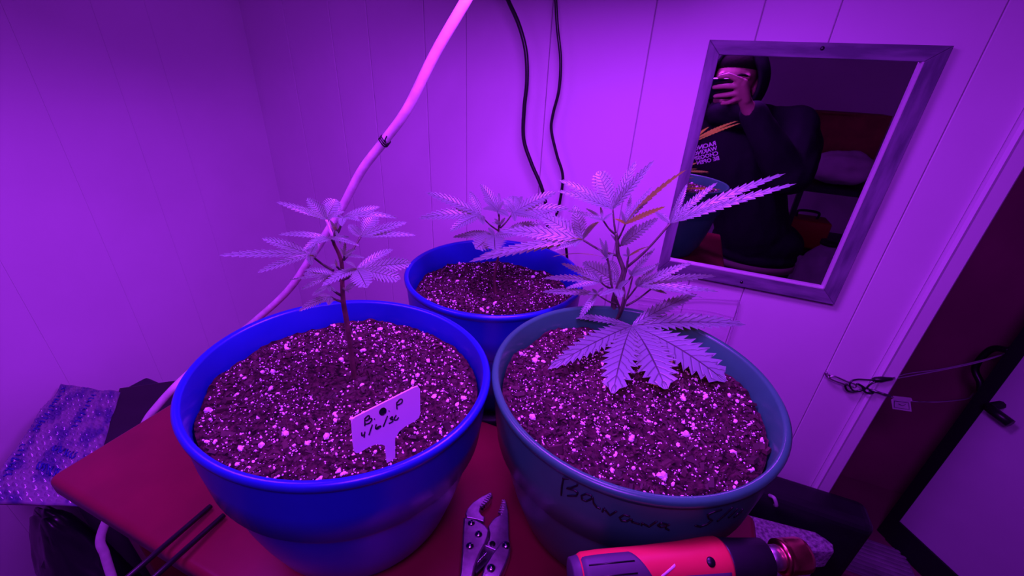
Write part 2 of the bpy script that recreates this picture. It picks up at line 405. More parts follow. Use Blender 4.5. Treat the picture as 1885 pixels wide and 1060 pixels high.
# ================================================================== RED TABLE
ZT = ZC - 0.515
TX0, TX1, TY0, TY1 = -0.702, 0.191, 0.124, 0.468
tb = thing('red_table', ((TX0 + TX1) / 2, (TY0 + TY1) / 2, 0), 'red enamelled metal table under the two front pots', 'table')
def rrect(x0, x1, y0, y1, r, z, n=6):
    pts = []
    for cx, cy, a0 in ((x1 - r, y1 - r, 0), (x0 + r, y1 - r, 90), (x0 + r, y0 + r, 180), (x1 - r, y0 + r, 270)):
        for k in range(n + 1):
            a = radians(a0 + 90 * k / n); pts.append(Vector((cx + r * cos(a), cy + r * sin(a), z)))
    return pts
prism('tabletop', rrect(TX0, TX1, TY0, TY1, 0.012, ZT - 0.022), (0, 0, 0.022), M['red'], tb, 0.007, 4, True)
box('apron', (TX0 + 0.012, TY0 + 0.010, ZT - 0.062), (TX1 - 0.012, TY1 - 0.010, ZT - 0.020), M['red'], tb, 0.006, 2)
for x in (TX0 + 0.05, TX1 - 0.05):
    for y in (TY0 + 0.045, TY1 - 0.045):
        box('leg', (x - 0.016, y - 0.016, 0), (x + 0.016, y + 0.016, ZT - 0.058), M['redleg'], tb, 0.004)

# ================================================================== POTS AND SOIL
def pot_profile(r, hgt):
    """outer and inner wall as (radius, height above base); measured for r = 0.15, height 0.23"""
    q = [(0.0, 0.597), (0.012, 0.632), (0.035, 0.728), (0.070, 0.800), (0.095, 0.842), (0.135, 0.893), (0.143, 0.903), (0.150, 0.948), (0.185, 0.972), (0.217, 0.982)]
    q = [(h * hgt / 0.23, f * r) for h, f in q]
    def ro(h):
        for (h0, r0_), (h1, r1_) in zip(q[:-1], q[1:]):
            if h0 <= h <= h1: return r0_ + (r1_ - r0_) * (h - h0) / (h1 - h0)
        return r * 0.985
    P = [(0.0, 0.0)] + [(a, h) for h, a in q]
    P += [(r * 0.985, hgt - 0.010), (r, hgt - 0.008), (r + 0.0005, hgt - 0.003), (r - 0.002, hgt), (r - 0.006, hgt - 0.0006), (r - 0.0075, hgt - 0.003)]
    P += [(r * 0.955 - 0.004, hgt - 0.04), (r * 0.92, hgt - 0.05), (r * 0.87, hgt - 0.09), (r * 0.58, 0.008), (0.0, 0.006)]
    return P, ro
def pot(name, c, r, zb, hgt, m, label, rfun=None):
    root = thing(name, (c[0], c[1], zb), label, 'plant pot')
    P, ro = pot_profile(r, hgt)
    P2 = [(max(a, 0.0005), h) for a, h in P]
    vf = lathe(P2, (c[0], c[1], zb), None, 96, rfun)
    mk('pot_body', vf, m, root)
    return root, ro
ovL = lambda th, r, h: 0.0085 * cos(2 * th) * max(0, (h / 0.23)) * (r / 0.15)
ZRIM = ZC - 0.285
potL, roL = pot('blue_pot', (-0.287, 0.266), 0.1495, ZT, ZRIM - ZT, M['bluepot'], 'large bright blue plastic pot holding the white plant label', ovL)
potG, roG = pot('green_pot', (-0.0025, 0.3868), 0.1515, ZT, ZRIM - ZT, M['greenpot'], 'dark teal green plastic pot with handwriting on its side')
BC = (-0.255, 0.587); ZB = ZC - 0.530; ZRB = ZC - 0.300
potB, roB = pot('blue_pot', BC, 0.149, ZB, ZRB - ZB, M['bluepot'], 'blue plastic pot behind the table, close to the panel wall')
# stool that carries the rear pot
st = thing('plant_stool', (BC[0], BC[1], 0), 'dark round stool carrying the rear blue pot', 'stool')
mk('stool_top', lathe([(0.001, -0.025), (0.112, -0.025), (0.115, -0.02), (0.115, -0.004), (0.111, 0.0), (0.001, 0.0)], (BC[0], BC[1] + 0.003, ZB), None, 32), M['black'], st)
for k in range(4):
    a = pi / 4 + k * pi / 2
    mk('leg', tube([(BC[0] + 0.07 * cos(a), BC[1] + 0.07 * sin(a), ZB - 0.02), (BC[0] + 0.085 * cos(a), BC[1] + 0.085 * sin(a), 0)], 0.011, 8), M['black'], st)

def soil(name, c, r, z0, stem, seed, label, rfun=None, nper=2200, tilt=(0, 0), dip=0.016, scale=1.0, big=30):
    rnd = random.Random(seed)
    off = Vector((seed * 3.1, seed * 1.7, seed * 0.9))
    def hgt(x, y):
        dx, dy = x - c[0], y - c[1]; rr = math.hypot(dx, dy) / r
        z = z0 + 0.006 * (1 - rr * rr) + tilt[0] * dx + tilt[1] * dy
        ds = math.hypot(x - stem[0], y - stem[1])
        z -= dip * math.exp(-(ds / 0.034) ** 2)
        p = Vector((x, y, 0)) * 1.0 + off
        z += 0.0055 * noise.noise(p * 22) + 0.0034 * noise.noise(p * 62) + 0.0026 * noise.noise(p * 150) + 0.0016 * noise.noise(p * 330)
        return z
    NR, NA = 78, 200
    V = [Vector((c[0], c[1], hgt(c[0], c[1])))]; Fc = []
    edge = lambda th: r + (rfun(th, r, 0.2) if rfun else 0)
    for i in range(1, NR + 1):
        for k in range(NA):
            th = 2 * pi * (k + 0.5 * (i % 2)) / NA; q = edge(th) * i / NR
            x, y = c[0] + q * cos(th), c[1] + q * sin(th); V.append(Vector((x, y, hgt(x, y))))
    for k in range(NA): Fc.append((0, 1 + k, 1 + (k + 1) % NA))
    for i in range(NR - 1):
        a, b = 1 + i * NA, 1 + (i + 1) * NA
        for k in range(NA):
            k2 = (k + 1) % NA
            Fc.append((a + k, b + k, b + k2, a + k2))
    b = 1 + (NR - 1) * NA; n0 = len(V)
    for k in range(NA):
        v = V[b + k]; V.append(Vector((c[0] + (v.x - c[0]) * 0.93, c[1] + (v.y - c[1]) * 0.93, z0 - 0.04)))
    for k in range(NA):
        k2 = (k + 1) % NA; Fc.append((b + k, n0 + k, n0 + k2, b + k2))
    Fc.append(tuple(n0 + k for k in range(NA - 1, -1, -1)))
    so = tag(mk(name, (V, Fc), M['soil'], None, False), label, 'soil', kind='stuff')
    # perlite grains and bark chips
    ico = bmesh.new(); bmesh.ops.create_icosphere(ico, subdivisions=1, radius=1)
    iv = [v.co.copy() for v in ico.verts]; ico.verts.ensure_lookup_table(); ifc = [tuple(v.index for v in f.verts) for f in ico.faces]; ico.free()
    PV, PF = [], []
    for i in range(nper):
        th = rnd.random() * 2 * pi; q = math.sqrt(rnd.random()) * (edge(th) - 0.004)
        x, y = c[0] + q * cos(th), c[1] + q * sin(th)
        if math.hypot(x - stem[0] - 0.012, y - stem[1] + 0.012) < 0.045 and rnd.random() < 0.72: continue
        s = min(0.0024, 0.00068 * math.exp(rnd.gauss(0, 0.45))) * scale
        if i < big: s = rnd.uniform(0.0018, 0.0036) * scale
        mt = Matrix.Rotation(rnd.random() * 6.28, 3, (rnd.gauss(0, 1), rnd.gauss(0, 1), rnd.gauss(0, 1) + 0.01))
        sx, sy, sz = rnd.uniform(0.7, 1.35), rnd.uniform(0.7, 1.35), rnd.uniform(0.6, 1.0)
        n = len(PV); z = hgt(x, y) + s * 0.35
        for v in iv:
            w = v * rnd.uniform(0.78, 1.2); w = mt @ Vector((w.x * sx, w.y * sy, w.z * sz)); PV.append(Vector((x, y, z)) + w * s)
        PF += [tuple(a + n for a in f) for f in ifc]
    tag(mk('perlite', (PV, PF), M['perlite'], so, False), 'white perlite grains', kind='stuff')
    CV, CF = [], []
    for i in range(1500):
        th = rnd.random() * 2 * pi; q = math.sqrt(rnd.random()) * (edge(th) - 0.005)
        x, y = c[0] + q * cos(th), c[1] + q * sin(th); L = rnd.uniform(0.0012, 0.0042) * (1.8 if rnd.random() < 0.06 else 1)
        mt = Matrix.Rotation(rnd.random() * 6.28, 3, 'Z') @ Matrix.Rotation(rnd.gauss(0, 0.5), 3, 'X') @ Matrix.Rotation(rnd.gauss(0, 0.5), 3, 'Y')
        n = len(CV); z = hgt(x, y) + 0.0006
        w, t = L * rnd.uniform(0.3, 0.7), L * rnd.uniform(0.12, 0.3)
        for a, b_, d_ in ((-1, -1, -1), (1, -.7, -1), (.8, 1, -1), (-.9, .8, -1), (-.9, -.8, 1), (.9, -.6, 1), (.7, .9, 1), (-.8, .7, 1)):
            CV.append(Vector((x, y, z)) + mt @ Vector((a * L, b_ * w, d_ * t)))
        CF += [tuple(n + k for k in f) for f in ((3, 2, 1, 0), (4, 5, 6, 7), (0, 1, 5, 4), (1, 2, 6, 5), (2, 3, 7, 6), (3, 0, 4, 7))]
    tag(mk('bark_chips', (CV, CF), M['chip'], so, False), 'dark bark chips', kind='stuff')
    return hgt
SL = onz(652, 697, ZC - 0.327); SG = onz(1132, 603, ZC - 0.318); SB = onz(914, 535, ZC - 0.346)
hL = soil('potting_soil', (-0.287, 0.266), 0.1375, ZC - 0.314, SL, 3, 'dark potting soil with perlite around the white plant label', ovL, 3300, tilt=(0, -0.01), big=60)
hG = soil('potting_soil', (-0.0025, 0.3868), 0.1395, ZC - 0.313, SG, 5, 'dark potting soil with perlite in the teal green pot', None, 3100, tilt=(-0.01, 0.0), big=50)
hB = soil('potting_soil', BC, 0.134, ZC - 0.341, SB, 9, 'dark potting soil with perlite in the rear blue pot', None, 1900, tilt=(-0.02, -0.02), dip=0.02, scale=1.15, big=30)

# ================================================================== PLANTS
def leaflet_mesh(p0, p1, w, up, arch, fold, blunt, teeth, curl=0.0):
    L = (p1 - p0).length; t = (p1 - p0) / max(L, 1e-6)
    s = t.cross(up); s = s.normalized() if s.length > 1e-4 else t.orthogonal().normalized()
    n = s.cross(t)
    if n.dot(up) < 0: n = -n
    us = [0.0, 0.05]
    for k in range(teeth):
        a = 0.08 + 0.86 * k / teeth; us += [a, a + 0.62 * 0.86 / teeth]
    us += [0.955, 1.0]
    def prof(u):
        if blunt: return 0.82 * (sin(pi * min(1, u ** 1.1 * 0.88)) ** 0.95) * (1 if u < 0.92 else 1 - 0.75 * (u - 0.92) / 0.08)
        return (u ** 0.62) * ((1 - u) ** 0.82) * 2.02
    V, Fc, UV = [], [], []
    for i, u in enumerate(us):
        c = p0 + (p1 - p0) * u + n * (arch * L * 4 * u * (1 - u)) - n * (curl * L * u ** 3)
        hw = 0.5 * w * prof(u)
        tip = 2 <= i < 2 + 2 * teeth and (i % 2 == 1)
        k = (1.27 if tip else 0.76) if 2 <= i < 2 + 2 * teeth else 1.0
        fwd = t * ((0.012 if blunt and u > 0.85 else 0.030) * L if tip else 0.0)
        for v in (-1, -0.5, 0, 0.5, 1):
            e = abs(v); kk = k if e == 1 else 1.0
            V.append(c + s * (hw * v * kk) + n * (fold * hw * e) + (fwd if e == 1 else t * 0))
            UV.append((u, 0.5 + 0.5 * v))
    for i in range(len(us) - 1):
        for j in range(4):
            a = i * 5 + j; Fc.append((a, a + 1, a + 6, a + 5))
    return V, Fc, UV
def add_leaflet(parent, *a):
    V, Fc, UV = leaflet_mesh(*a)
    me = bpy.data.meshes.new('leaflet'); me.from_pydata([tuple(v) for v in V], [], Fc)
    ul = me.uv_layers.new(name='UVMap')
    for p in me.polygons:
        for li in p.loop_indices: ul.data[li].uv = UV[me.loops[li].vertex_index]
    return link_mesh('leaflet', me, M['leaf'], parent)
class Plant:
    def __init__(s, base, label):
        s.base = Vector(base); g = Vector((base[0], base[1], 0)); s.dist = g.length; s.g = g.normalized()
        s.root = thing('leafy_plant', s.base, label, 'plant'); s.rnd = random.Random(len(label))
    def at(s, px, py, off=0.0):
        r = ray(px, py); return CAM + r * ((s.dist - off) / r.dot(s.g))
    def stem(s, pts, r0, r1, m='stem', name='stem', off=None):
        P = [s.at(x, y, (off[i] if off else 0)) for i, (x, y) in enumerate(pts)]
        if name == 'stem': P[0] = s.base - Vector((0, 0, 0.012))
        P = smooth_path(P, 5); n = len(P)
        o = mk(name, tube(P, [r0 + (r1 - r0) * i / (n - 1) for i in range(n)], 8), M[m], s.root); return o
    def leaf(s, hub, att, tips, off=0.0, face=0.55, fold=0.18, teeth=11, pm='stem', pr=0.0011, cv=None, att_off=0.0):
        """hub/att pixels; tips: (px, py, width px, depth offset, options)"""
        h = s.at(hub[0], hub[1], off); a = s.at(att[0], att[1], att_off)
        mid = (h + a) / 2 - Vector((0, 0, 0.06 * (h - a).length))
        lf = mk('leaf', tube(smooth_path([a, mid, h], 4), [pr * 1.25] * 4 + [pr] * 5, 6), M[pm], s.root)
        for tp in tips:
            x, y, wpx = tp[:3]; dd = tp[3] if len(tp) > 3 else 0.0; op = tp[4] if len(tp) > 4 else {}
            if 'z' in op: p1 = onz(x, y, op['z'])
            else: p1 = s.at(x, y, off + dd)
            depth = (p1 - CAM).dot(cam_f)
            w = 1.15 * wpx * depth / F
            fc = op.get('face', face)
            tocam = (CAM - (h + p1) / 2).normalized()
            up = (Vector((0, 0, 1)) * (1 - fc) + tocam * fc + Vector((s.rnd.gauss(0, .08), s.rnd.gauss(0, .08), 0))).normalized()
            add_leaflet(lf, h, p1, w, up, op.get('arch', 0.05), op.get('fold', fold), op.get('blunt', False), op.get('teeth', teeth), op.get('curl', 0.0))
        return lf

# ---- left plant (blue pot)
A = crop(480, 350, 3.927); B = crop(380, 340, 2.945)
pl = Plant(SL, 'young serrated-leaf plant growing beside the white plant label')
pl.stem([(652, 697), (645, 640), A(618, 930), A(600, 830), A(592, 740), A(589, 640), A(585, 530), A(562, 455), A(525, 375), A(536, 325), A(545, 270)], 0.0031, 0.0012, 'stem2')
def T(cr, *tips):
    out = []
    sc = {id(A): 3.927, id(B): 2.945}
    for t in tips:
        x, y = cr(t[0], t[1]); out.append((x, y, t[2] / SC[cr], *t[3:]))
    return out
SC = {A: 3.927, B: 2.945}
bl = {'blunt': True, 'face': 0.8}
pl.leaf(A(472, 212), A(520, 335), T(A, (110, 86, 62, 0), (240, 125, 56, .012), (335, 55, 95, -.01, {'face': .85}), (548, 68, 120, -.015, bl), (610, 155, 50, .01)), pm='whitecord')
pl.leaf(A(600, 195), A(540, 335), T(A, (862, 120, 60, -.01), (992, 205, 52, 0, {'arch': .12}), (722, 226, 56, .025, {'arch': .1}), (520, 195, 40, .01), (585, 262, 66, .03, {'face': -1.2})), off=0.004)
pl.leaf(A(722, 335), A(598, 505), T(A, (635, 248, 76, -.01, {'face': .85}), (826, 182, 105, -.02, {'face': .85, 'blunt': True}), (1060, 232, 70, 0), (1126, 328, 56, .01), (852, 342, 30, .02)), off=-0.02)
pl.leaf(A(505, 350), A(527, 368), T(A, (125, 322, 58, 0, {'arch': .08}), (305, 440, 76, .035, {'arch': .1}), (400, 388, 60, .03), (642, 338, 36, -.01), (716, 405, 40, .02, {'arch': .1})), off=0.012)
pl.leaf(A(358, 465), A(528, 582), T(B, (65, 383, 54, 0, {'arch': .03}), (300, 290, 60, -.02), (275, 478, 50, .02)) + T(A, (370, 545, 60, .03), (408, 472, 50, .02), (402, 385, 66, -.02, {'face': .85})), off=0.0)
pl.leaf(A(695, 568), A(590, 650), T(A, (958, 425, 66, -.03), (1085, 525, 92, -.005, bl), (1012, 640, 104, .02, bl), (768, 706, 150, .05, {'blunt': True, 'face': .75}), (440, 695, 84, .045), (895, 662, 30, .0), (610, 520, 50, .02)), off=0.022, face=.65)
pl.leaf(A(520, 610), A(586, 660), T(A, (305, 605, 66, -.02), (312, 578, 76, -.03), (195, 652, 26, 0), (290, 720, 48, .02), (430, 650, 56, .03)), off=-0.015)
pl.leaf(A(505, 772), A(582, 805), T(A, (275, 876, 66, .01, {'arch': .1}), (410, 755, 44, -.01), (490, 832, 52, .012)), off=0.0)
pl.leaf(A(612, 722), A(594, 705), T(A, (697, 664, 50, 0), (655, 715, 30, .01), (640, 745, 26, .02)), off=0.01)
pl.leaf(A(492, 692), A(582, 762), T(A, (370, 765, 44, .01, {'arch': .1}), (500, 735, 32, .015), (545, 735, 30, .01)), off=0.004)
pl.leaf(A(602, 472), A(600, 500), T(A, (612, 365, 26, 0), (572, 415, 24, 0), (690, 428, 40, .01), (755, 490, 30, .015)), off=0.01, teeth=6)
pl.leaf(A(548, 548), A(580, 575), T(A, (500, 540, 22, 0), (540, 498, 20, 0), (565, 512, 20, .01), (520, 570, 22, .015)), off=0.012, teeth=5)
pl.leaf(A(540, 290), A(535, 340), T(A, (500, 215, 26, 0), (545, 235, 30, 0), (580, 395, 26, .02), (525, 260, 24, .01)), off=0.004, teeth=6)

# ---- rear plant
C = crop(740, 320, 3.533); SC[C] = 3.533
pr_ = Plant(SB, 'small serrated-leaf plant in front of the hanging black cords')
pr_.stem([(914, 535), C(600, 685), C(612, 600), C(632, 510), C(628, 400), C(631, 310), C(632, 250)], 0.0030, 0.0012, 'stem2')
pr_.leaf(C(510, 268), C(626, 370), T(C, (155, 122, 78, 0), (105, 292, 84, .02, {'arch': .08}), (310, 378, 80, .04, {'arch': .08}), (440, 112, 62, -.02), (530, 332, 48, .03)))
pr_.leaf(C(622, 240), C(632, 285), T(C, (508, 65, 76, -.02), (528, 158, 44, 0), (630, 124, 40, -.02), (526, 230, 56, .03), (695, 278, 56, .03), (660, 180, 36, 0)))
pr_.leaf(C(722, 252), C(640, 352), T(C, (724, 143, 100, -.02, {'face': .9, 'blunt': True}), (782, 145, 52, -.03), (1006, 118, 84, -.01), (1088, 226, 84, .01), (912, 297, 66, .03), (735, 310, 46, .03), (832, 272, 56, .02), (655, 160, 70, -.01)), off=0.0)
pr_.leaf(C(690, 360), C(633, 385), T(C, (912, 324, 62, 0), (780, 392, 52, .02)), off=0.01)
pr_.leaf(C(600, 402), C(628, 400), T(C, (330, 412, 56, -.01), (410, 386, 50, -.03), (478, 488, 132, .05, bl), (605, 497, 144, .06, bl), (770, 392, 76, .02), (560, 350, 36, 0)), off=0.01)
pr_.leaf(C(640, 330), C(632, 350), T(C, (585, 315, 26, 0), (600, 290, 24, 0), (672, 285, 24, 0)), off=0.008, teeth=5)

# ---- right plant (green pot)
G4 = crop(980, 280, 5.3); G5 = crop(1000, 430, 5.048); Dd = crop(980, 280, 2.304); I = crop(0, 0, 1.0)
SC[G4] = 5.3; SC[G5] = 5.048; SC[Dd] = 2.304; SC[I] = 1.0
pg = Plant(SG, 'largest serrated-leaf plant with many spreading leaves, partly covering the mirror')
pg.stem([(1132, 603), G5(655, 790), G5(655, 690), G5(662, 590), G5(698, 500), G5(732, 410), G5(746, 340), G5(716, 250), G5(692, 180), G4(828, 880), G4(815, 790)], 0.0046, 0.0022)
pg.stem([G5(660, 830), G5(700, 760), G5(738, 650), G5(752, 550), G5(742, 460), G5(775, 320), G5(785, 240)], 0.0022, 0.0014, 'stem', 'branch', [0, .008, .012, .012, .01, .01, .01])
pg.stem([G5(690, 800), G5(715, 720), G5(640, 500), G5(612, 310), G5(596, 220)], 0.0020, 0.0012, 'stem', 'branch', [0, .006, .012, .012, .012])
pg.stem([G5(690, 800), G5(740, 700), G5(800, 520), G5(830, 400)], 0.0016, 0.0011, 'stem', 'branch', [0, .01, .014, .014])
pg.leaf(G4(785, 555), G4(815, 800), T(G4, (260, 272, 105, 0), (243, 378, 90, .02), (640, 185, 185, -.02, {'face': .85, 'blunt': True}), (1012, 85, 110, -.02), (1190, 76, 100, 0)), pm='stem', face=.6)
pg.leaf(G4(905, 705), G4(835, 850), T(I, (1264, 312, 22, -.01, {'face': -1.0, 'fold': .1}), (1225, 380, 20, .02, {'face': -1.2, 'arch': .02, 'fold': .1})) + T(G4, (965, 408, 50, -.02), (1168, 340, 66, -.015), (790, 650, 60, .02, {'arch': .05, 'face': -1.0}), (860, 560, 40, 0)), off=0.012)
pg.leaf(Dd(585, 302), G5(778, 312), T(Dd, (1075, 90, 46, -.01), (1121, 133, 44, .01, {'arch': .03}), (940, 195, 28, .03, {'arch': .07}), (786, 128, 38, -.02), (656, 134, 28, -.03), (520, 254, 30, -.02), (610, 228, 24, -.01)), off=0.0, pr=0.0014, face=.6, teeth=14)
pg.leaf(G4(492, 855), G5(702, 208), T(I, (863, 482, 20, .01, {'arch': .04}), (920, 425, 27, 0), (989, 394, 32, -.03, {'face': .8}), (1057, 377, 26, -.03, {'face': .8}), (1019, 461, 11, .03), (884, 470, 16, .025)) + T(G4, (655, 680, 74, .01, {'arch': .12, 'face': -1.0}), (410, 930, 64, .03, {'face': -1.2}), (300, 850, 60, .02, {'face': -1.0})), off=0.008, pr=0.0014, face=.6, teeth=14)
pg.leaf(G4(690, 665), G4(805, 800), T(G4, (340, 572, 52, 0), (520, 548, 40, -.01), (664, 535, 34, -.01), (790, 590, 36, 0), (560, 640, 36, .01)), off=0.01, teeth=8)
pg.leaf(G4(860, 915), G4(838, 905), T(G4, (1232, 640, 120, 0, {'face': .75}), (1022, 700, 66, .015), (760, 800, 30, 0)), off=-0.004)
pg.leaf(G5(588, 226), G5(600, 245), T(G5, (74, 220, 62, .01, {'arch': .07, 'face': -.7}), (522, 36, 40, 0), (580, 56, 40, 0), (500, 130, 24, 0), (655, 190, 30, 0), (540, 240, 36, .02)), off=0.014)
pg.leaf(G5(535, 450), G5(622, 505), T(G5, (165, 276, 80, -.01), (0, 416, 84, 0), (210, 510, 66, .015), (455, 345, 40, -.02), (540, 390, 30, 0)), off=0.014)
pg.leaf(G5(500, 562), G5(705, 662), T(G5, (-10, 541, 76, 0), (335, 792, 76, .03, {'arch': .1}), (455, 512, 34, -.01), (562, 500, 34, -.01), (420, 560, 40, .02)), off=0.016)
pg.leaf(G5(700, 470), G5(722, 455), T(G5, (365, 265, 165, -.03, {'face': .8}), (600, 250, 120, -.03, {'face': .8, 'blunt': True})), off=-0.02, teeth=12)
pg.leaf(G5(690, 515), G5(735, 560), T(G5, (520, 580, 56, .02), (716, 598, 90, .04, {'blunt': True}), (800, 430, 66, .01)), off=0.02)
pg.leaf(G5(870, 490), G5(740, 640), T(G5, (1384, 270, 92, -.01), (1610, 395, 92, -.03), (1632, 541, 74, .01), (1368, 556, 60, .03), (1085, 265, 62, -.03), (1500, 602, 26, .02), (900, 400, 60, 0)), off=0.012, face=.5, teeth=13, pr=0.0013)
pg.leaf(G5(1000, 515), G5(770, 670), T(G5, (1180, 470, 66, -.02), (1330, 500, 60, 0), (1150, 560, 40, .02)), off=-0.01, pr=0.0013)
pg.leaf(G5(822, 392), G5(748, 480), T(G5, (1052, 294, 60, 0), (955, 366, 42, .015), (1042, 130, 66, -.02), (870, 300, 40, 0), (790, 330, 36, 0)), off=0.012)
pg.leaf(G5(792, 212), G5(785, 260), T(G5, (988, 119, 58, 0, {'face': -1.0}), (898, 164, 34, .01, {'face': -1.0}), (782, 120, 34, 0), (735, 200, 30, .01)), off=0.012, teeth=8)
zt = ZC - 0.296
fb = {'z': zt, 'blunt': True, 'face': .5, 'fold': .05, 'arch': .07, 'teeth': 12}
pg.leaf((1163, 600), (1136, 588), T(I, (1284, 541, 30, -.05), (1374, 598, 40, -.01, {'arch': .05}), (1336, 702, 72, 0, fb), (1226, 716, 76, 0, fb), (1128, 724, 64, 0, fb), (1008, 680, 46, 0, {'z': zt + .004, 'face': .5}), (1031, 581, 18, 0, {'arch': .04})), off=0.022, face=.45, pm='stem2', pr=0.0014, teeth=14)

# ================================================================== PLANT LABEL
c5 = crop(620, 690, 5.889)
phl = radians(62); le = Vector((cos(phl), sin(phl), 0)); ln = Vector((-le.y, le.x, 0))
LP0 = onz(*c5(580, 985), ZC - 0.315)
def lab(u, v, off=0.0):
    r = ray(*c5(u, v)); t = ((LP0 - CAM).dot(ln) - 0) / r.dot(ln); p = CAM + r * t
    nf = ln if ln.dot(CAM - p) > 0 else -ln
    return p + nf * off
nlab = ln if ln.dot(CAM - LP0) > 0 else -ln
lb = thing('plant_label', LP0, 'white T-shaped plastic plant label with black handwriting', 'plant label')
outl = [(160, 520), (172, 480), (205, 455), (840, 135), (880, 122), (902, 150), (905, 420), (890, 465), (840, 505), (740, 560), (680, 610), (632, 690), (634, 930), (615, 960), (575, 990), (545, 960), (525, 770), (490, 755), (430, 750), (350, 780), (250, 840), (215, 850), (190, 830), (180, 780)]
P_ = [lab(u, v) for u, v in outl]
for i in (13, 14, 15): P_[i] = P_[i] - Vector((0, 0, 0.012))
prism('plate', P_, -nlab * 0.0012, M['label'], lb, 0.0)
strokes = [
 [(300, 465), (300, 545)], [(298, 470), (335, 435), (350, 450), (335, 480), (310, 492), (360, 465), (375, 478), (350, 515), (305, 530)],
 [(404, 470), (406, 476)], [(558, 388), (566, 384)],
 [(645, 290), (648, 365)], [(645, 300), (680, 260), (705, 262), (700, 295), (670, 315), (650, 322)],
 [(265, 620), (270, 655), (295, 640)], [(300, 612), (292, 672)], [(380, 535), (345, 645)],
 [(425, 530), (415, 570), (430, 582), (460, 565), (472, 548), (445, 555), (425, 575)],
 [(545, 440), (500, 555)], [(572, 470), (595, 445), (600, 460), (580, 480), (602, 478), (600, 500), (560, 522)],
 [(640, 430), (618, 470), (625, 485), (650, 478), (664, 455)]]
hw_v = []
for s_ in strokes:
    pts = smooth_path([lab(u, v, 0.0006) for u, v in s_], 4) if len(s_) > 2 else [lab(u, v, 0.0006) for u, v in s_]
    hw_v.append(tube(pts, 0.00052, 6))
ell = [lab(495 + 42 * cos(a) * .9 + 12 * sin(a), 392 - 42 * cos(a) * .55 + 36 * sin(a), 0.0004) for a in [2 * pi * k / 18 for k in range(18)]]
hw_v.append(([*ell, *[p + nlab * 0.0004 for p in ell]], [tuple(range(18)), tuple(range(35, 17, -1))] + [(k, (k + 1) % 18, 18 + (k + 1) % 18, 18 + k) for k in range(18)]))
tag(mk('handwriting', join(*hw_v), M['ink'], lb), 'black marker writing B . P over 4/6/26')

# ================================================================== HANDWRITING ON THE GREEN POT
c3 = crop(1010, 860, 4.598)
hgG = ZRIM - ZT
def on_pot(u, v, off=0.0003):
    r = ray(*c3(u, v)); r = r.normalized(); lo_t = None
    t = 0.15
    while t < 1.2:
        p = CAM + r * t; h = p.z - ZT
        if h < hgG - 0.013 and h > 0 and math.hypot(p.x + 0.0025, p.y - 0.3868) < roG(h) + off:
            return p
        t += 0.0004
    return None
ban = [
 [(128, 85), (112, 160), (106, 235)], [(120, 95), (190, 95), (245, 130), (240, 155), (190, 172), (150, 175), (215, 190), (248, 215), (235, 240), (160, 240)],
 [(368, 240), (320, 222), (278, 240), (282, 270), (320, 285), (360, 268), (372, 250), (380, 300), (405, 335)], [(405, 335), (440, 350)],
 [(470, 340), (455, 375)], [(470, 350), (520, 405), (575, 370)],
 [(690, 415), (640, 400), (600, 425), (615, 450), (660, 455), (700, 435), (705, 460), (770, 480)],
 [(790, 465), (785, 490)], [(790, 470), (850, 500), (915, 455)],
 [(1000, 480), (950, 470), (925, 490), (950, 505), (1000, 490), (1025, 480)], [(1000, 480), (990, 515), (1020, 530)],
 [(1465, 355), (1400, 375), (1345, 400), (1355, 430), (1385, 445), (1340, 480), (1280, 500), (1240, 490)],
 [(1560, 335), (1490, 400), (1425, 455)], [(1600, 345), (1560, 385), (1520, 425)], [(1645, 350), (1600, 400), (1570, 420), (1600, 390), (1640, 375)]]
hv = []
for s_ in ban:
    pts = []
    q = s_
    for a, b in zip(q[:-1], q[1:]):
        for k in range(5): pts.append((a[0] + (b[0] - a[0]) * k / 5, a[1] + (b[1] - a[1]) * k / 5))
    pts.append(q[-1])
    pts = [on_pot(u, v) for u, v in pts]; pts = [p for p in pts if p is not None]
    if len(pts) > 1: hv.append(tube(pts, 0.00085, 6))
tag(mk('handwriting', join(*hv), M['ink'], potG), 'black marker writing Banana and the start of a second word')

# ================================================================== CORDS
def cord(name, pts, r, m, label, n=10, sub=8, group=None):
    t = thing(name, pts[-1], label, 'cord', group); mk('sheath', tube(smooth_path(pts, sub), r, n), m, t); return t
wc = thing('white_cord', onx(292, 745, -0.735), 'thick white cord sloping down behind the left blue pot', 'cord')
wpts = [LAMP + Vector((-0.02, 0.125, 0.060)), ony(900, -75, 0.52), ony(858, 0, 0.50), ony(800, 100, 0.49), ony(750, 200, 0.485), ony(710, 256, 0.485), ony(665, 315, 0.485), ony(625, 390, 0.485), ony(575, 470, 0.48), ony(530, 535, 0.475), ony(470, 590, 0.46),
        ony(400, 645, 0.43), onx(345, 690, -0.715), onx(292, 745, -0.735), onx(262, 790, -0.755), ony(222, 900, 0.19), ony(186, 985, 0.145), ony(193, 1020, 0.135), ony(206, 1062, 0.125), ony(222, 1110, 0.115)]
wpts.append(Vector((wpts[-1].x, wpts[-1].y, 0.25)))
mk('sheath', tube(smooth_path(wpts, 8), 0.0062, 12), M['whitecord'], wc)
tw = ony(710, 256, 0.485); td = (ony(665, 315, 0.485) - ony(750, 200, 0.485)).normalized()
ring = []
for k in range(3):
    c_ = tw + td * (0.003 * k); a_ = td.orthogonal().normalized(); b_ = td.cross(a_)
    ring.append(tube([c_ + (a_ * cos(t) + b_ * sin(t)) * 0.0070 + td * 0.0012 * sin(2 * t) for t in [2 * pi * j / 16 for j in range(17)]], 0.0009, 5))
ring.append(tube([tw + Vector((0.004, -0.007, 0)), tw + Vector((0.010, -0.010, 0.006))], 0.0008, 5)); ring.append(tube([tw + Vector((0.004, -0.007, 0)), tw + Vector((0.009, -0.009, -0.006))], 0.0008, 5))
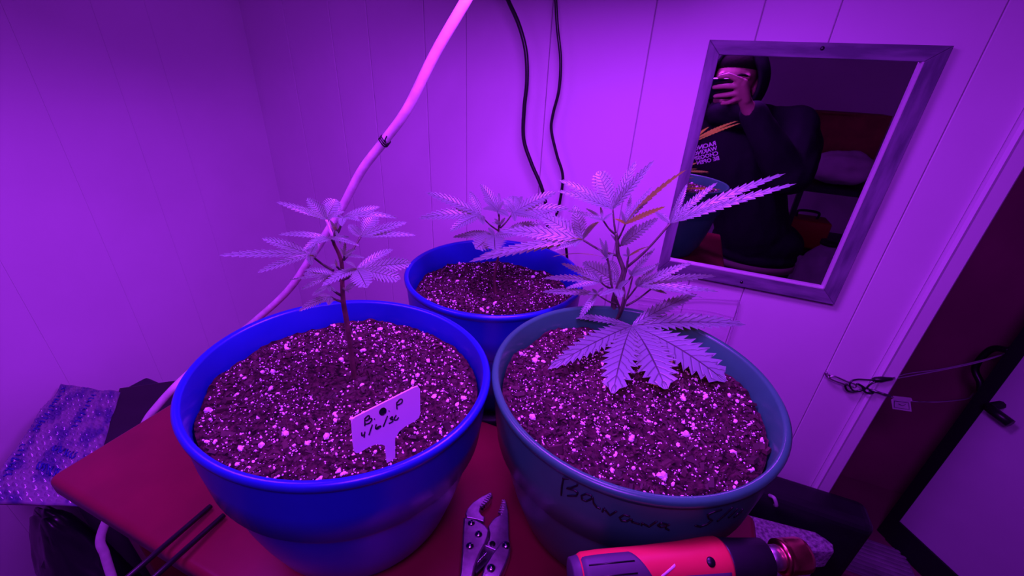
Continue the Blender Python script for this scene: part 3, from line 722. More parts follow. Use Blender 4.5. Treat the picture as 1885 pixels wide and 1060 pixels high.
tag(mk('wire_tie', join(*ring), M['ink'], wc), 'black wire tie twisted around the cord')
yb = D - 0.045
b1 = [ony(x, y, yb) for x, y in ((905, -70), (935, 0), (955, 45), (968, 95), (970, 150), (965, 200), (964, 255), (978, 300), (997, 345), (1007, 390), (1008, 440), (1012, 520), (1016, 620))]
b1 = [Vector((b1[0].x, yb, CEIL))] + [Vector((b1[0].x, yb, 1.9))] + b1 + [Vector((b1[-1].x, yb, 0.30))]
cord('extension_cord', b1, 0.0042, M['blackrub'], 'glossy black cord hanging on the panel wall, the thicker one')
b2 = [ony(x, y, yb + 0.008) for x, y in ((1020, -70), (1023, 0), (1026, 50), (1032, 110), (1029, 165), (1018, 210), (1015, 240), (1025, 285), (1036, 325), (1030, 375), (1024, 400), (1032, 425), (1042, 455), (1046, 520), (1050, 620))]
b2 = [Vector((b2[0].x, yb + .008, CEIL))] + [Vector((b2[0].x, yb + .008, 1.9))] + b2 + [Vector((b2[-1].x, yb + .008, 0.30))]
cord('extension_cord', b2, 0.0032, M['blackrub'], 'thin black cord hanging on the panel wall nearer the mirror')

# ================================================================== MIRROR
YM = D - 0.018
mr = thing('wall_mirror', ony(1365, 519, D), 'rectangular wall mirror in a grey wooden frame', 'mirror')
ot = [ony(1306.4, 72.3, YM), ony(1754.3, 84.8, YM), ony(1537.3, 562.8, YM), ony(1210, 497, YM)]
X0 = (ot[0].x + ot[3].x) / 2; X1 = (ot[1].x + ot[2].x) / 2; Z1 = (ot[0].z + ot[1].z) / 2; Z0 = (ot[2].z + ot[3].z) / 2
it = [ony(1324.5, 100.9, YM), ony(1701, 113.3, YM), ony(1517.6, 531.6, YM), ony(1232, 481, YM)]
x0, x1 = (it[0].x + it[3].x) / 2, (it[1].x + it[2].x) / 2; z1 = (it[0].z + it[1].z) / 2; z0 = (it[2].z + it[3].z) / 2
def rail(pts, m):
    return prism('frame_rail', [Vector((x, D - 0.002, z)) for x, z in pts], (0, -0.016, 0), m, mr, 0.0012)
rail([(X0, Z1), (X1, Z1), (x1, z1), (x0, z1)], M['frameh']); rail([(X0, Z0), (x0, z0), (x1, z0), (X1, Z0)], M['frameh'])
rail([(X0, Z1), (x0, z1), (x0, z0), (X0, Z0)], M['framev']); rail([(X1, Z1), (X1, Z0), (x1, z0), (x1, z1)], M['framev'])
def lipb(a, b): return box('lit_frame_lip', (a[0], YM - 0.0006, a[1]), (b[0], YM + 0.010, b[1]), M['lip'], mr, 0.0005)  # pale strip painted as lamplight catching the frame's inner edge
lw = 0.0022
lipb((x1 - lw, z0), (x1 + 0.0004, z1)); lipb((x0, z0 - 0.0004), (x1, z0 + lw))
box('glass', (x0 - 0.002, D - 0.010, z0 - 0.002), (x1 + 0.002, D - 0.006, z1 + 0.002), M['mirror'], mr)
for q in ((1514, 89), (1365, 519)):
    p = ony(*q, YM); mk('screw', lathe([(0.0001, 0.0022), (0.0022, 0.0018), (0.0032, 0.0), (0.0032, -0.002)], (p.x, p.y, p.z), (0, -1, 0), 14), M['darksteel'], mr)

# ================================================================== CLEAR PLASTIC SHEET ON THE WALL
def film():
    V, Fc = [], []; nx, nz = 60, 30
    a = ony(1150, 548, D - 0.006); b = ony(1358, 548, D - 0.006); c = ony(1335, 645, D - 0.006)
    for j in range(nz + 1):
        for i in range(nx + 1):
            u, v = i / nx, j / nz
            x = a.x + (b.x - a.x) * u; z = a.z + (c.z - a.z) * 1.25 * v + 0.018 * u - 0.01
            y = D - 0.010 - 0.006 * noise.noise(Vector((x * 16, z * 50, 3))) - 0.003 * noise.noise(Vector((x * 50, z * 90, 1)))
            V.append(Vector((x, min(y, D - 0.002), z)))
    for j in range(nz):
        for i in range(nx):
            q = j * (nx + 1) + i; Fc.append((q, q + 1, q + nx + 2, q + nx + 1))
    return V, Fc
fm = thing('plastic_bag', ony(1250, 620, D - 0.008), 'clear plastic bag pinned flat on the wall below the mirror', 'plastic bag')
mk('film', film(), M['film'], fm)
e1 = [ony(x, y, D - 0.012) for x, y in ((1170, 545), (1230, 552), (1290, 549), (1361, 553))]
e2 = [ony(x, y, D - 0.012) for x, y in ((1361, 553), (1356, 580), (1347, 610), (1338, 640))]
e3 = [ony(x, y, D - 0.012) for x, y in ((1175, 560), (1240, 566), (1300, 572), (1350, 584))]
M['filmedge'] = mat('film_edge', (0.60, 0.52, 0.62), 0.2, alpha=0.45, spec=0.9)
mk('seam', join(tube(smooth_path(e1), 0.0014, 6), tube(smooth_path(e2), 0.0018, 6), tube(smooth_path(e3), 0.0009, 6)), M['filmedge'], fm)

# ================================================================== LOCKING PLIERS
cp = crop(820, 880, 5.888)
ZP = ZT + 0.004
pp = thing('locking_pliers', onz(900, 1000, ZT), 'worn steel locking pliers with open curved jaws on the red table', 'pliers')
def tp(u, v, z): return onz(*cp(u, v), z)
def plate(name, pts, z, th, m, bev=0.0012):
    return prism(name, [tp(u, v, z + th) - Vector((0, 0, th)) for u, v in pts], (0, 0, th), m, pp, bev)
plate('upper_jaw', [(215, 380), (235, 330), (300, 255), (400, 190), (455, 165), (480, 150), (503, 155), (500, 200), (470, 245), (420, 290), (378, 320), (370, 360), (390, 395), (428, 418), (415, 470), (340, 445), (230, 425)], ZP, 0.012, M['steel'])
plate('lower_jaw', [(640, 220), (660, 260), (682, 360), (688, 500), (690, 640), (705, 720), (640, 760), (560, 790), (430, 735), (470, 660), (480, 600), (462, 520), (510, 450), (540, 420), (590, 395), (590, 350), (610, 290), (620, 235)], ZP, 0.010, M['steel'])
for k in range(6):
    a = tp(598 + k * 8 - (k - 2.5) ** 2 * 0.8, 372 - k * 25, ZP + 0.0115)
    box('tooth', a - Vector((0.0028, 0.0007, 0.004)), a + Vector((0.0028, 0.0007, 0.001)), M['steel'], pp, 0.0003, 1)
for k in range(7):
    a = tp(392 + k * 16, 300 - k * 21 + (k - 3) ** 2, ZP + 0.0125)
    box('tooth', a - Vector((0.0026, 0.0007, 0.006)), a + Vector((0.0026, 0.0007, 0.0)), M['darksteel'], pp, 0.0003, 1)
plate('fixed_handle', [(195, 420), (300, 430), (380, 465), (440, 510), (472, 560), (470, 620), (440, 700), (390, 790), (350, 880), (320, 960), (300, 1060), (270, 1280), (230, 1420), (110, 1420), (130, 1200), (160, 1000), (175, 800), (185, 600)], ZP + 0.002, 0.014, M['steel'], 0.002)
plate('lever_handle', [(610, 680), (650, 672), (690, 690), (708, 740), (700, 820), (660, 930), (600, 1060), (540, 1240), (500, 1420), (400, 1420), (400, 1200), (385, 1060), (420, 950), (500, 820), (560, 740)], ZP + 0.003, 0.014, M['steel'], 0.002)
plate('link_bar', [(430, 740), (540, 790), (470, 900), (330, 1040), (310, 990), (360, 860)], ZP, 0.006, M['darksteel'], 0.001)
for (u, v, z, r) in ((280, 488, .018, 34), (358, 608, .018, 36), (265, 735, .018, 36), (655, 728, .019, 38), (495, 975, .019, 38)):
    p = tp(u, v, ZP + z - 0.002); rr = r / 5.888 * 0.00078
    mk('rivet', lathe([(0.0001, 0.0030), (rr * .6, 0.0024), (rr * .9, 0.001), (rr, 0.0), (rr, -0.001)], p, None, 16), M['chrome'], pp)
mk('pivot_hole', lathe([(0.0001, 0.0004), (0.0034, 0.0003), (0.0036, 0.0)], tp(510, 712, ZP + 0.010), None, 14), M['ink'], pp)
s0, s1 = tp(335, 925, ZP + 0.013), tp(440, 815, ZP + 0.013); ax_ = (s1 - s0).normalized(); sa = ax_.orthogonal().normalized(); sb = ax_.cross(sa)
mk('spring', tube([s0 + (s1 - s0) * (k / 120) + (sa * cos(k * 2 * pi / 10) + sb * sin(k * 2 * pi / 10)) * 0.0022 for k in range(121)], 0.0005, 5), M['chrome'], pp)

# ================================================================== ORANGE HEAT TOOL
ch_ = crop(1030, 970, 4.0106)
zt_ax = ZT + 0.034
hg0 = onz(1050, 1062, ZC - 0.333); hg1 = onz(1478, 1021, ZC - 0.336)
hg = thing('heat_gun', (hg0 + hg1) / 2 - Vector((0, 0, 0.034)), 'orange and black heat gun with copper nozzle lying in front of the teal pot', 'heat gun')
ha = (hg1 - hg0); HL = ha.length; ha.normalize(); hs = Vector((0, 0, 1)).cross(ha).normalized(); hu = Vector((0, 0, 1))
print('heat gun length', HL)
GS = 0.66
def hgp(s, th, r): return hg0 + ha * (s * HL) + hs * (GS * r * cos(th)) + hu * (GS * r * sin(th))
def hlathe(name, prof, m, n=40, oct_=False):
    V, Fc = [], []
    for s, r in prof:
        for k in range(n):
            th = 2 * pi * k / n; V.append(hgp(s, th, r))
    for i in range(len(prof) - 1):
        for k in range(n): Fc.append((i * n + k, i * n + (k + 1) % n, (i + 1) * n + (k + 1) % n, (i + 1) * n + k))
    Fc.append(tuple(range(n - 1, -1, -1))); e = (len(prof) - 1) * n; Fc.append(tuple(e + k for k in range(n)))
    return mk(name, (V, Fc), m, hg)
r0 = 0.030
hlathe('end_cap', [(0.0, 0.017), (0.004, 0.0195), (0.025, 0.0205), (0.03, 0.021), (0.04, 0.021)], M['greyrub'])
hlathe('body', [(0.03, 0.0205), (0.05, 0.0235), (0.12, 0.0245), (0.30, 0.0245), (0.45, 0.0255), (0.58, 0.0280), (0.62, 0.0280), (0.63, 0.027)], M['orange'])
hlathe('collar', [(0.625, 0.0265), (0.64, 0.0265), (0.70, 0.0245), (0.82, 0.022), (0.825, 0.015)], M['black'])
hlathe('barrel', [(0.80, 0.0140), (0.92, 0.0140)], M['steel'])
hlathe('nozzle', [(0.885, 0.0160), (0.89, 0.0200), (0.905, 0.0200), (0.91, 0.0190), (0.92, 0.0200), (0.985, 0.0200), (1.0, 0.0190), (0.998, 0.016), (0.95, 0.015)], M['copper'])
# rubber grip panel wrapped over the handle and vent slot
def wrap(name, outline, r_of, m, off):
    pts = [hgp(s, th, r_of(s) + off) for s, th in outline]; V = pts + [hgp(s, th, r_of(s) - 0.002) for s, th in outline]; n = len(pts)
    return V
def rbody(s):
    P = [(0.03, 0.0205), (0.05, 0.0235), (0.12, 0.0245), (0.30, 0.0245), (0.45, 0.0255), (0.58, 0.0280), (0.62, 0.0280), (0.7, 0.024)]
    for a, b in zip(P[:-1], P[1:]):
        if a[0] <= s <= b[0]: return a[1] + (b[1] - a[1]) * (s - a[0]) / (b[0] - a[0])
    return 0.024
def gpatch(name, s0_, s1_, tfun, m, off, ns=24, nt_=20):
    V, Fc = [], []
    for i in range(ns + 1):
        s = s0_ + (s1_ - s0_) * i / ns; a, b = tfun(i / ns)
        for j in range(nt_ + 1):
            th = a + (b - a) * j / nt_
            e = 1 if (0 < i < ns and 0 < j < nt_) else 0
            V.append(hgp(s, th, rbody(s) + (off if e else -0.0005)))
    for i in range(ns):
        for j in range(nt_):
            q = i * (nt_ + 1) + j; Fc.append((q, q + 1, q + nt_ + 2, q + nt_ + 1))
    return mk(name, (V, Fc), m, hg)
camside = -1 if hs.dot(CAM - hg0) < 0 else 1
th_cam = 0 if camside == 1 else pi
def th_(d): return th_cam + camside * radians(d) * (1)
gp = gpatch('grip_panel', 0.035, 0.30, lambda u: (th_(-60), th_(116 - (0 if u < 0.75 else 70 * ((u - 0.75) / 0.25) ** 1.3))), M['greyrub'], 0.0012)
for d in (35, 62, 88):
    mk('grip_groove', tube([hgp(s, th_(d - 4), rbody(s) + 0.0011) for s in (0.06, 0.15, 0.24)], 0.0006, 5), M['ink'], gp)
mk('switch_slot', lathe([(0.0001, 0.0008), (0.003, 0.0005), (0.004, -0.001)], hgp(0.54, th_(66), rbody(0.54)), hgp(0.54, th_(66), 1) - hgp(0.54, th_(66), 0), 14), M['ink'], hg)
gpatch('side_inset', 0.40, 0.615, lambda u: (th_(-60), th_(44)), M['greyrub'], 0.0010)
bx0, bx1 = hg0 + ha * (HL * 0.16), hg0 + ha * (HL * 0.56); zb_ = hg0.z - GS * 0.0272
tag(prism('small_box', [Vector((p.x, p.y, ZT)) + hs * k for p, k in ((bx0, -.013), (bx1, -.013), (bx1, .013), (bx0, .013))], (0, 0, zb_ - ZT), M['tote'], None, 0.002), 'narrow dark box on the red table that props up the heat gun', 'box')
gpatch('stripe', 0.325, 0.40, lambda u: (th_(38 + 26 * u), th_(47 + 26 * u)), M['lip'], 0.0005, 8, 4)

# ================================================================== TWO BLACK RODS ON THE TABLE
for a, b, lb_ in (((388, 931), (236, 1062), 'slim black rod on the red table, nearer the bubble wrap'), ((412, 948), (282, 1064), 'slim black rod on the red table, nearer the left blue pot')):
    p, q = onz(*a, ZT + 0.006), onz(*b, ZT + 0.014)
    q2 = q + (q - p).normalized() * 0.06
    tag(mk('black_rod', tube([p, p + (q2 - p) * .5, q2], 0.0032, 10), M['blackrub']), lb_, 'rod', 'pair of black rods on the red table')

# ================================================================== LEFT OF THE TABLE
ZO = ZC - 0.715
to = thing('storage_tote', (-0.945, 0.32, 0), 'navy plastic storage tote between the red table and the panel wall', 'storage tote')
box('tub', (-1.11, 0.21, 0), (-0.79, 0.42, ZO - 0.03), M['tote'], to, 0.012, 3)
box('lid', (-1.12, 0.20, ZO - 0.035), (-0.78, 0.43, ZO), M['tote'], to, 0.008, 3)
def bubblewrap():
    p1, p2, p3, p4 = onx(112, 706, -1.125), onx(222, 722, -1.045), onx(160, 930, -0.80), onx(-40, 925, -0.925)
    V, Fc, UV = [], [], []; n = 110
    bot = []
    for j in range(n + 1):
        for i in range(n + 1):
            u, v = i / n, j / n
            p = (p1 * (1 - u) + p2 * u) * (1 - v) + (p4 * (1 - u) + p3 * u) * v
            puff = (sin(pi * min(1, max(0, u))) * sin(pi * v)) ** 0.4
            bu, bv = u * 11, v * 22
            cx_ = (bu + 0.5 * (int(bv) % 2)) % 1 - .5; cy_ = bv % 1 - .5
            bb = max(0, 1 - (cx_ * cx_ + cy_ * cy_) / 0.16) ** 0.5
            h = 0.010 * puff + 0.0045 * bb * (1 if 0.02 < u < 0.98 and 0.02 < v < 0.98 else 0) + 0.010 * noise.noise(Vector((u * 4, v * 5, 2)))
            V.append(p + Vector((0.2, -0.1, 0.97)) * h); UV.append((u, v)); bot.append(p - Vector((0, 0, 0.004)))
    for j in range(n):
        for i in range(n):
            q = j * (n + 1) + i; Fc.append((q, q + n + 1, q + n + 2, q + 1))
    return V, Fc, UV, bot
V, Fc, UV, bot = bubblewrap()
n0 = len(V); n = 110
edge = [i for i in range(n + 1)] + [j * (n + 1) + n for j in range(1, n + 1)] + [n * (n + 1) + i for i in range(n - 1, -1, -1)] + [j * (n + 1) for j in range(n - 1, 0, -1)]
for e in edge: V.append(bot[e]); UV.append(UV[e])
for k in range(len(edge)):
    k2 = (k + 1) % len(edge); Fc.append((edge[k], edge[k2], n0 + k2, n0 + k))
Fc.append(tuple(n0 + k for k in range(len(edge))))
me = bpy.data.meshes.new('bubble_mailer'); me.from_pydata([tuple(v) for v in V], [], Fc)
ul = me.uv_layers.new(name='UVMap')
for p in me.polygons:
    for li in p.loop_indices: ul.data[li].uv = UV[me.loops[li].vertex_index]
bmw = link_mesh('bubble_wrap', me, M['bubble']); tag(bmw, 'clear bubble wrap mailer with blue print, lying on the navy tote', 'bubble wrap')
# blue printed bars on the mailer
prt = mat('blue_print', (0.03, 0.03, 0.32), 0.3); bv_ = []
def bmp(u, v): 
    i, j = min(n, max(0, int(u * n))), min(n, max(0, int(v * n))); return V[j * (n + 1) + i] + Vector((0.0004, -0.0002, 0.0012))
rn = random.Random(4)
for (u0, v0, u1, v1, cnt) in ((0.10, 0.06, 0.13, 0.52, 12), (0.62, 0.10, 0.56, 0.46, 9), (0.48, 0.60, 0.78, 0.66, 8), (0.40, 0.74, 0.72, 0.80, 8), (0.06, 0.60, 0.12, 0.86, 7)):
    for k in range(cnt):
        t = k / cnt; u, v = u0 + (u1 - u0) * t, v0 + (v1 - v0) * t
        du, dv2 = (0.055, 0.0) if abs(v1 - v0) > abs(u1 - u0) else (0.0, 0.05)
        bv_.append(tube([bmp(u, v), bmp(u + du * .5, v + dv2 * .5), bmp(u + du, v + dv2)], 0.0016, 5))
        if rn.random() < .6: bv_.append(tube([bmp(u, v), bmp(u + dv2 * .4, v + du * .3)], 0.0014, 5))
tag(mk('print', join(*bv_), prt, bmw), 'smudged blue printed lettering', kind='stuff')
# flat black box lying behind the mailer
q = [onz(218, 712, ZC - 0.672), onz(322, 698, ZC - 0.672)]
u_ = (q[1] - q[0]); v_ = onz(188, 808, ZC - 0.672) - q[0]
ln2 = 0.22; v_ = v_.normalized() * ln2; u_ = u_.normalized() * 0.125
tag(prism('black_case', [q[0] - Vector((0, 0, .041)), q[0] + u_ - Vector((0, 0, .041)), q[0] + u_ + v_ - Vector((0, 0, .041)), q[0] + v_ - Vector((0, 0, .041))], (0, 0, 0.040), M['black'], None, 0.006, 3), 'flat matte black case on the navy tote, beside the bubble wrap', 'case')
# crumpled black bag in front of the tote
def crumple(c, r, sc, seed, amp=0.25, n1=40, n2=26, fr=5):
    V, Fc = sphere((0, 0, 0), 1, n1, n2)
    out = []
    for v in V:
        k = 1 + amp * noise.noise(v * 1.6 + Vector((seed, 0, 0))) + amp * .45 * abs(noise.noise(v * fr + Vector((0, seed, 0))))
        out.append(Vector(c) + Vector((v.x * sc[0], v.y * sc[1], v.z * sc[2])) * (r * k))
    return out, Fc
bc = onx(95, 965, -0.87); bz = bc.z / 2
tag(mk('trash_bag', crumple((-0.90, min(bc.y, 0.135), bz), 1.0, (0.118, 0.062, bz * 0.95), 4, 0.14), M['bagblk']), 'crumpled black plastic bag standing in front of the navy tote', 'bag')

# ================================================================== RIGHT OF THE TABLE
kc = thing('black_case', (0.42, 0.89, 0), 'tall black hard case standing against the wall by the doorway', 'case')
box('shell', (0.24, 0.842, 0.0), (0.568, 0.924, ZC - 0.852), M['black'], kc, 0.022, 4, smooth=False)
mk('clasp', tube(smooth_path([(0.352, 0.84, ZC - 0.85), (0.356, 0.825, ZC - 0.838), (0.366, 0.825, ZC - 0.856), (0.37, 0.838, ZC - 0.872)]), 0.004, 8), M['lip'], kc)
ZF = ZC - 0.90
pf = [(0.215, 0.80), (0.46, 0.83), (0.478, 0.822), (0.492, 0.812), (0.490, 0.795), (0.475, 0.786), (0.335, 0.742), (0.215, 0.70)]
gb = thing('carpeted_block', (0.34, 0.78, 0), 'grey carpet covered block standing beside the red table', 'block')
prism('carpet_cover', [Vector((x, y, ZF - 0.06)) for x, y in pf], (0, 0, 0.06), M['felt'], gb, 0.008, 3, False)
prism('body', [Vector((0.345 + (x - 0.345) * .9, 0.775 + (y - 0.775) * .9, 0)) for x, y in pf], (0, 0, ZF - 0.058), M['felt'], gb)
# ribbed mat on the floor by the open door
mt_ = thing('ribbed_mat', (0.80, 1.16, 0.235), 'grey ribbed mat on the step below the open door', 'mat')
box('backing', (0.70, 1.06, 0.235), (0.89, 1.20, 0.241), M['mat'], mt_, 0.002)
for k in range(9):
    y = 1.063 + k * 0.015; box('rib', (0.705, y, 0.241), (0.885, y + 0.010, 0.247), M['mat'], mt_, 0.003, 1)

# lanyard: cable from a hook in the wall to the door
ey = ony(1525, 690, D - 0.004)
lk = thing('cable_lanyard', ey, 'steel cable with snap hooks stretched from the panel wall to the open door', 'cable')
def oq(x, y, t):    # along the cable from the wall plane towards the door
    return ony(x, y, D - 0.012 + 0.56 * t)
cl = crop(1480, 620, 4.417)
def L4(u, v, yv): return ony(*cl(u, v), yv)
y0 = D - 0.021
mk('wall_hook', join(tube([L4(180, 285, D + .002), L4(182, 295, y0 - .004)], 0.0022, 8), tube(smooth_path([L4(182, 285, y0), L4(175, 305, y0), L4(190, 325, y0), L4(210, 320, y0), L4(200, 300, y0)]), 0.0016, 8)), M['steel'], lk)
mk('carabiner', tube(smooth_path([L4(205, 325, y0), L4(250, 320, y0), L4(340, 358, y0), L4(415, 385, y0), L4(420, 405, y0), L4(395, 405, y0), L4(330, 385, y0), L4(230, 348, y0), L4(200, 325, y0)], 6), 0.0019, 8), M['steel'], lk)
mk('cable_loop', tube(smooth_path([L4(640, 350, y0 + .002), L4(540, 350, y0), L4(440, 345, y0), L4(385, 360, y0 - .004), L4(372, 395, y0 - .006), L4(400, 435, y0 - .004), L4(450, 440, y0), L4(500, 420, y0), L4(555, 375, y0), L4(650, 345, y0 + .002)], 6), 0.0018, 8), M['darksteel'], lk)
mk('ring', tube(smooth_path([L4(350, 380, y0), L4(335, 400, y0), L4(360, 440, y0), L4(440, 440, y0), L4(490, 415, y0), L4(430, 380, y0), L4(470, 400, y0), L4(500, 450, y0 - .003), L4(560, 455, y0 - .002), L4(520, 420, y0 - .002)], 5), 0.0022, 8), M['darksteel'], lk)
mk('ferrule', tube([L4(555, 348, y0 + .003), L4(575, 348, y0 + .003), L4(630, 345, y0 + .003), L4(680, 342, y0 + .004), L4(718, 340, y0 + .004)], [0.003, 0.0055, 0.006, 0.004, 0.003], 10), M['blackrub'], lk)
end = ony(1848, 650, 1.235)
mk('upper_cable', join(tube(smooth_path([L4(715, 342, y0 + .004), L4(850, 318, 0.962), L4(1100, 272, 1.03), L4(1400, 210, 1.12), L4(1580, 155, 1.19), end], 6), 0.0016, 8), tube(smooth_path([L4(715, 334, y0 + .004), L4(850, 296, 0.962), L4(1100, 262, 1.03), L4(1400, 200, 1.12), L4(1580, 150, 1.19), end], 6), 0.0013, 8)), M['cable'], lk)
mk('lower_cable', tube(smooth_path([L4(540, 430, y0), L4(640, 460, y0 + .002), L4(720, 490, 0.97), L4(880, 522, 1.05), L4(1050, 528, 1.06), L4(1190, 520, 1.12), L4(1330, 500, 1.19), L4(1380, 460, 1.235)], 6), 0.0016, 8), M['cable'], lk)
mk('thimble', tube([L4(540, 432, y0), L4(620, 455, y0 + .002), L4(700, 482, y0 + .01)], 0.0026, 8), M['darksteel'], lk)
tg = [L4(722, 478, 0.972), L4(870, 494, 1.01), L4(878, 515, 1.01), L4(862, 520, 1.01), L4(872, 605, 1.01), L4(718, 582, 0.972), L4(706, 510, 0.972), L4(724, 500, 0.972)]
tgo = prism('paper_tag', tg, (0.0004, -0.0012, 0), M['tag'], lk); tgo['label'] = 'small white folded tag'
mk('tag_print', join(tube([L4(735, 520, 0.968), L4(850, 535, 0.998), L4(858, 590, 0.998), L4(735, 572, 0.968), L4(735, 520, 0.968)], 0.0005, 4), tube([L4(770, 545, 0.976), L4(800, 560, 0.985), L4(825, 550, 0.99)], 0.0005, 4)), M['ink'], tgo)

# ================================================================== ROOM BEHIND THE CAMERA (seen in the mirror)
sh = thing('shelf_rack', (0.62, -0.93, 0), 'black shelf rack against the back of the room', 'shelf')
SX0, SX1, SY0, SY1 = mir(1440, 370, -0.95).x, mir(1600, 370, -0.95).x + 0.25, -1.20, -0.72
zs1 = mir(1540, 347, -0.75).z
for z in (zs1, zs1 - 0.34, 0.25):
    box('shelf_board', (SX0, SY0, z - 0.025), (SX1, SY1, z), M['black'], sh, 0.003)
for x in (SX0 + 0.02, SX1 - 0.02):
    for y in (SY0 + 0.02, SY1 - 0.02):
        box('post', (x - 0.012, y - 0.012, 0), (x + 0.012, y + 0.012, zs1 - 0.025), M['black'], sh)
wcx = mir(1547, 318, -0.86)
tag(mk('laundry_bundle', crumple((wcx.x, -0.87, zs1 + 0.085), 0.145, (1.05, 0.72, 0.58), 11, 0.16, 48, 30, 4), M['cloth']), 'crumpled white cotton bundle on the shelf rack', 'laundry')
bx = mir(1545, 255, -1.1)
cb = thing('cardboard_box', (bx.x, -1.1, zs1), 'brown cardboard box behind the white bundle on the shelf rack', 'box')
box('carton', (bx.x - 0.17, -1.185, zs1), (bx.x + 0.17, -1.03, zs1 + 0.34), M['card'], cb, 0.003, rot=Matrix.Rotation(radians(0), 4, 'Y'), piv=(bx.x, -1.1, zs1))
box('flap', (bx.x - 0.17, -1.03, zs1 + 0.335), (bx.x + 0.0, -0.97, zs1 + 0.341), M['card'], cb, 0.001)
rx = mir(1500, 385, -0.76)
rb = thing('red_toolbox', (rx.x, -0.85, zs1 - 0.34), 'small red toolbox on the lower board of the shelf rack', 'toolbox')
box('case', (rx.x - 0.11, -0.93, zs1 - 0.34), (rx.x + 0.11, -0.78, zs1 - 0.19), M['redbox'], rb, 0.01, 3)
mk('handle', tube(smooth_path([(rx.x - 0.05, -0.855, zs1 - 0.19), (rx.x - 0.045, -0.855, zs1 - 0.155), (rx.x + 0.045, -0.855, zs1 - 0.155), (rx.x + 0.05, -0.855, zs1 - 0.19)]), 0.007, 8), M['black'], rb)
jx = mir(1512, 480, -0.62)
jg = thing('water_jug', (jx.x, -0.62, 0), 'cloudy plastic jug standing in front of the shelf rack', 'jug')
jz = mir(1512, 440, -0.62).z
mk('jug_body', lathe([(0.001, 0.0), (0.085, 0.0), (0.092, 0.01), (0.092, jz - 0.13), (0.08, jz - 0.09), (0.05, jz - 0.05), (0.035, jz - 0.035), (0.035, jz - 0.02), (0.001, jz - 0.02)], (jx.x, -0.62, 0), None, 32), M['jug'], jg)
mk('lid', lathe([(0.001, jz - 0.021), (0.04, jz - 0.021), (0.04, jz), (0.001, jz)], (jx.x, -0.62, 0), None, 24), M['black'], jg)

# ================================================================== PHONE
ph = thing('smartphone', CAM, 'black smartphone held sideways in the hand of the person in the mirror', 'phone')
def cp_(x, y, z): return CAM + cam_r * x + cam_u * (y - 0.031) + cam_f * z
def camprism(name, pts, z0_, z1_, m, parent, bev=0.0):
    return prism(name, [cp_(x, y, z0_) for x, y in pts], cam_f * (z1_ - z0_), m, parent, bev)
def rr2(x0_, x1_, y0_, y1_, r, n_=5):
    return [(p.x, p.y) for p in rrect(x0_, x1_, y0_, y1_, r, 0, n_)]
camprism('phone_body', rr2(-0.045, 0.105, -0.037, 0.037, 0.009), -0.014, -0.006, M['glassblk'], ph, 0.001)
camprism('camera_bump', rr2(-0.018, 0.018, 0.004, 0.035, 0.006), -0.006, -0.0045, M['black'], ph, 0.0005)
mk('lens_ring', lathe([(0.004, -0.0045), (0.0065, -0.0045), (0.0065, -0.003), (0.004, -0.003)], cp_(0, 0.031, 0), cam_f, 20, close=True), M['chrome'], ph)

# ================================================================== PERSON (stands behind the camera, seen in the mirror)
def capsule(p, q, r0_, r1_, n=14):
    p, q = Vector(p), Vector(q); d = (q - p); L = d.length; d.normalize()
    pts, rr = [], []
    for k in range(5):
        a = pi / 2 * k / 5; pts.append(p - d * (r0_ * cos(a))); rr.append(max(1e-4, r0_ * sin(a)))
    for k in range(4): t = k / 3; pts.append(p + d * (L * t)); rr.append(r0_ + (r1_ - r0_) * t)
    for k in range(1, 6):
        a = pi / 2 * k / 5; pts.append(q + d * (r1_ * sin(a))); rr.append(max(1e-4, r1_ * cos(a)))
    return tube(pts, rr, n)
def ellip(c, sc, yaw=0.0):
    V, Fc = sphere((0, 0, 0), 1, 28, 18); m_ = Matrix.Rotation(yaw, 3, 'Z')
    return [Vector(c) + m_ @ Vector((v.x * sc[0], v.y * sc[1], v.z * sc[2])) for v in V], Fc
def remesh(parts, vox, smooth_it=4):
    me = bpy.data.meshes.new('tmp'); v, f = join(*parts); me.from_pydata([tuple(p) for p in v], [], f)
    o = bpy.data.objects.new('tmp', me); COL.objects.link(o)
    md = o.modifiers.new('r', 'REMESH'); md.mode = 'VOXEL'; md.voxel_size = vox
    if smooth_it:
        s = o.modifiers.new('s', 'SMOOTH'); s.iterations = smooth_it; s.factor = 0.5
    dg = bpy.context.evaluated_depsgraph_get(); dg.update()
    out = bpy.data.meshes.new_from_object(o.evaluated_get(dg))
    bpy.data.objects.remove(o, do_unlink=True); bpy.data.meshes.remove(me); return out
def Z(z): return ZC + z
HC = Vector((0.122, -0.225, Z(-0.012)))                    # head centre
yaw = radians(10)
hm = Matrix.Rotation(yaw, 3, 'Z')
def hd(x, y, z): return HC + hm @ Vector((x, y, z))
Wr = cp_(0.150, -0.080, -0.035)                            # right wrist
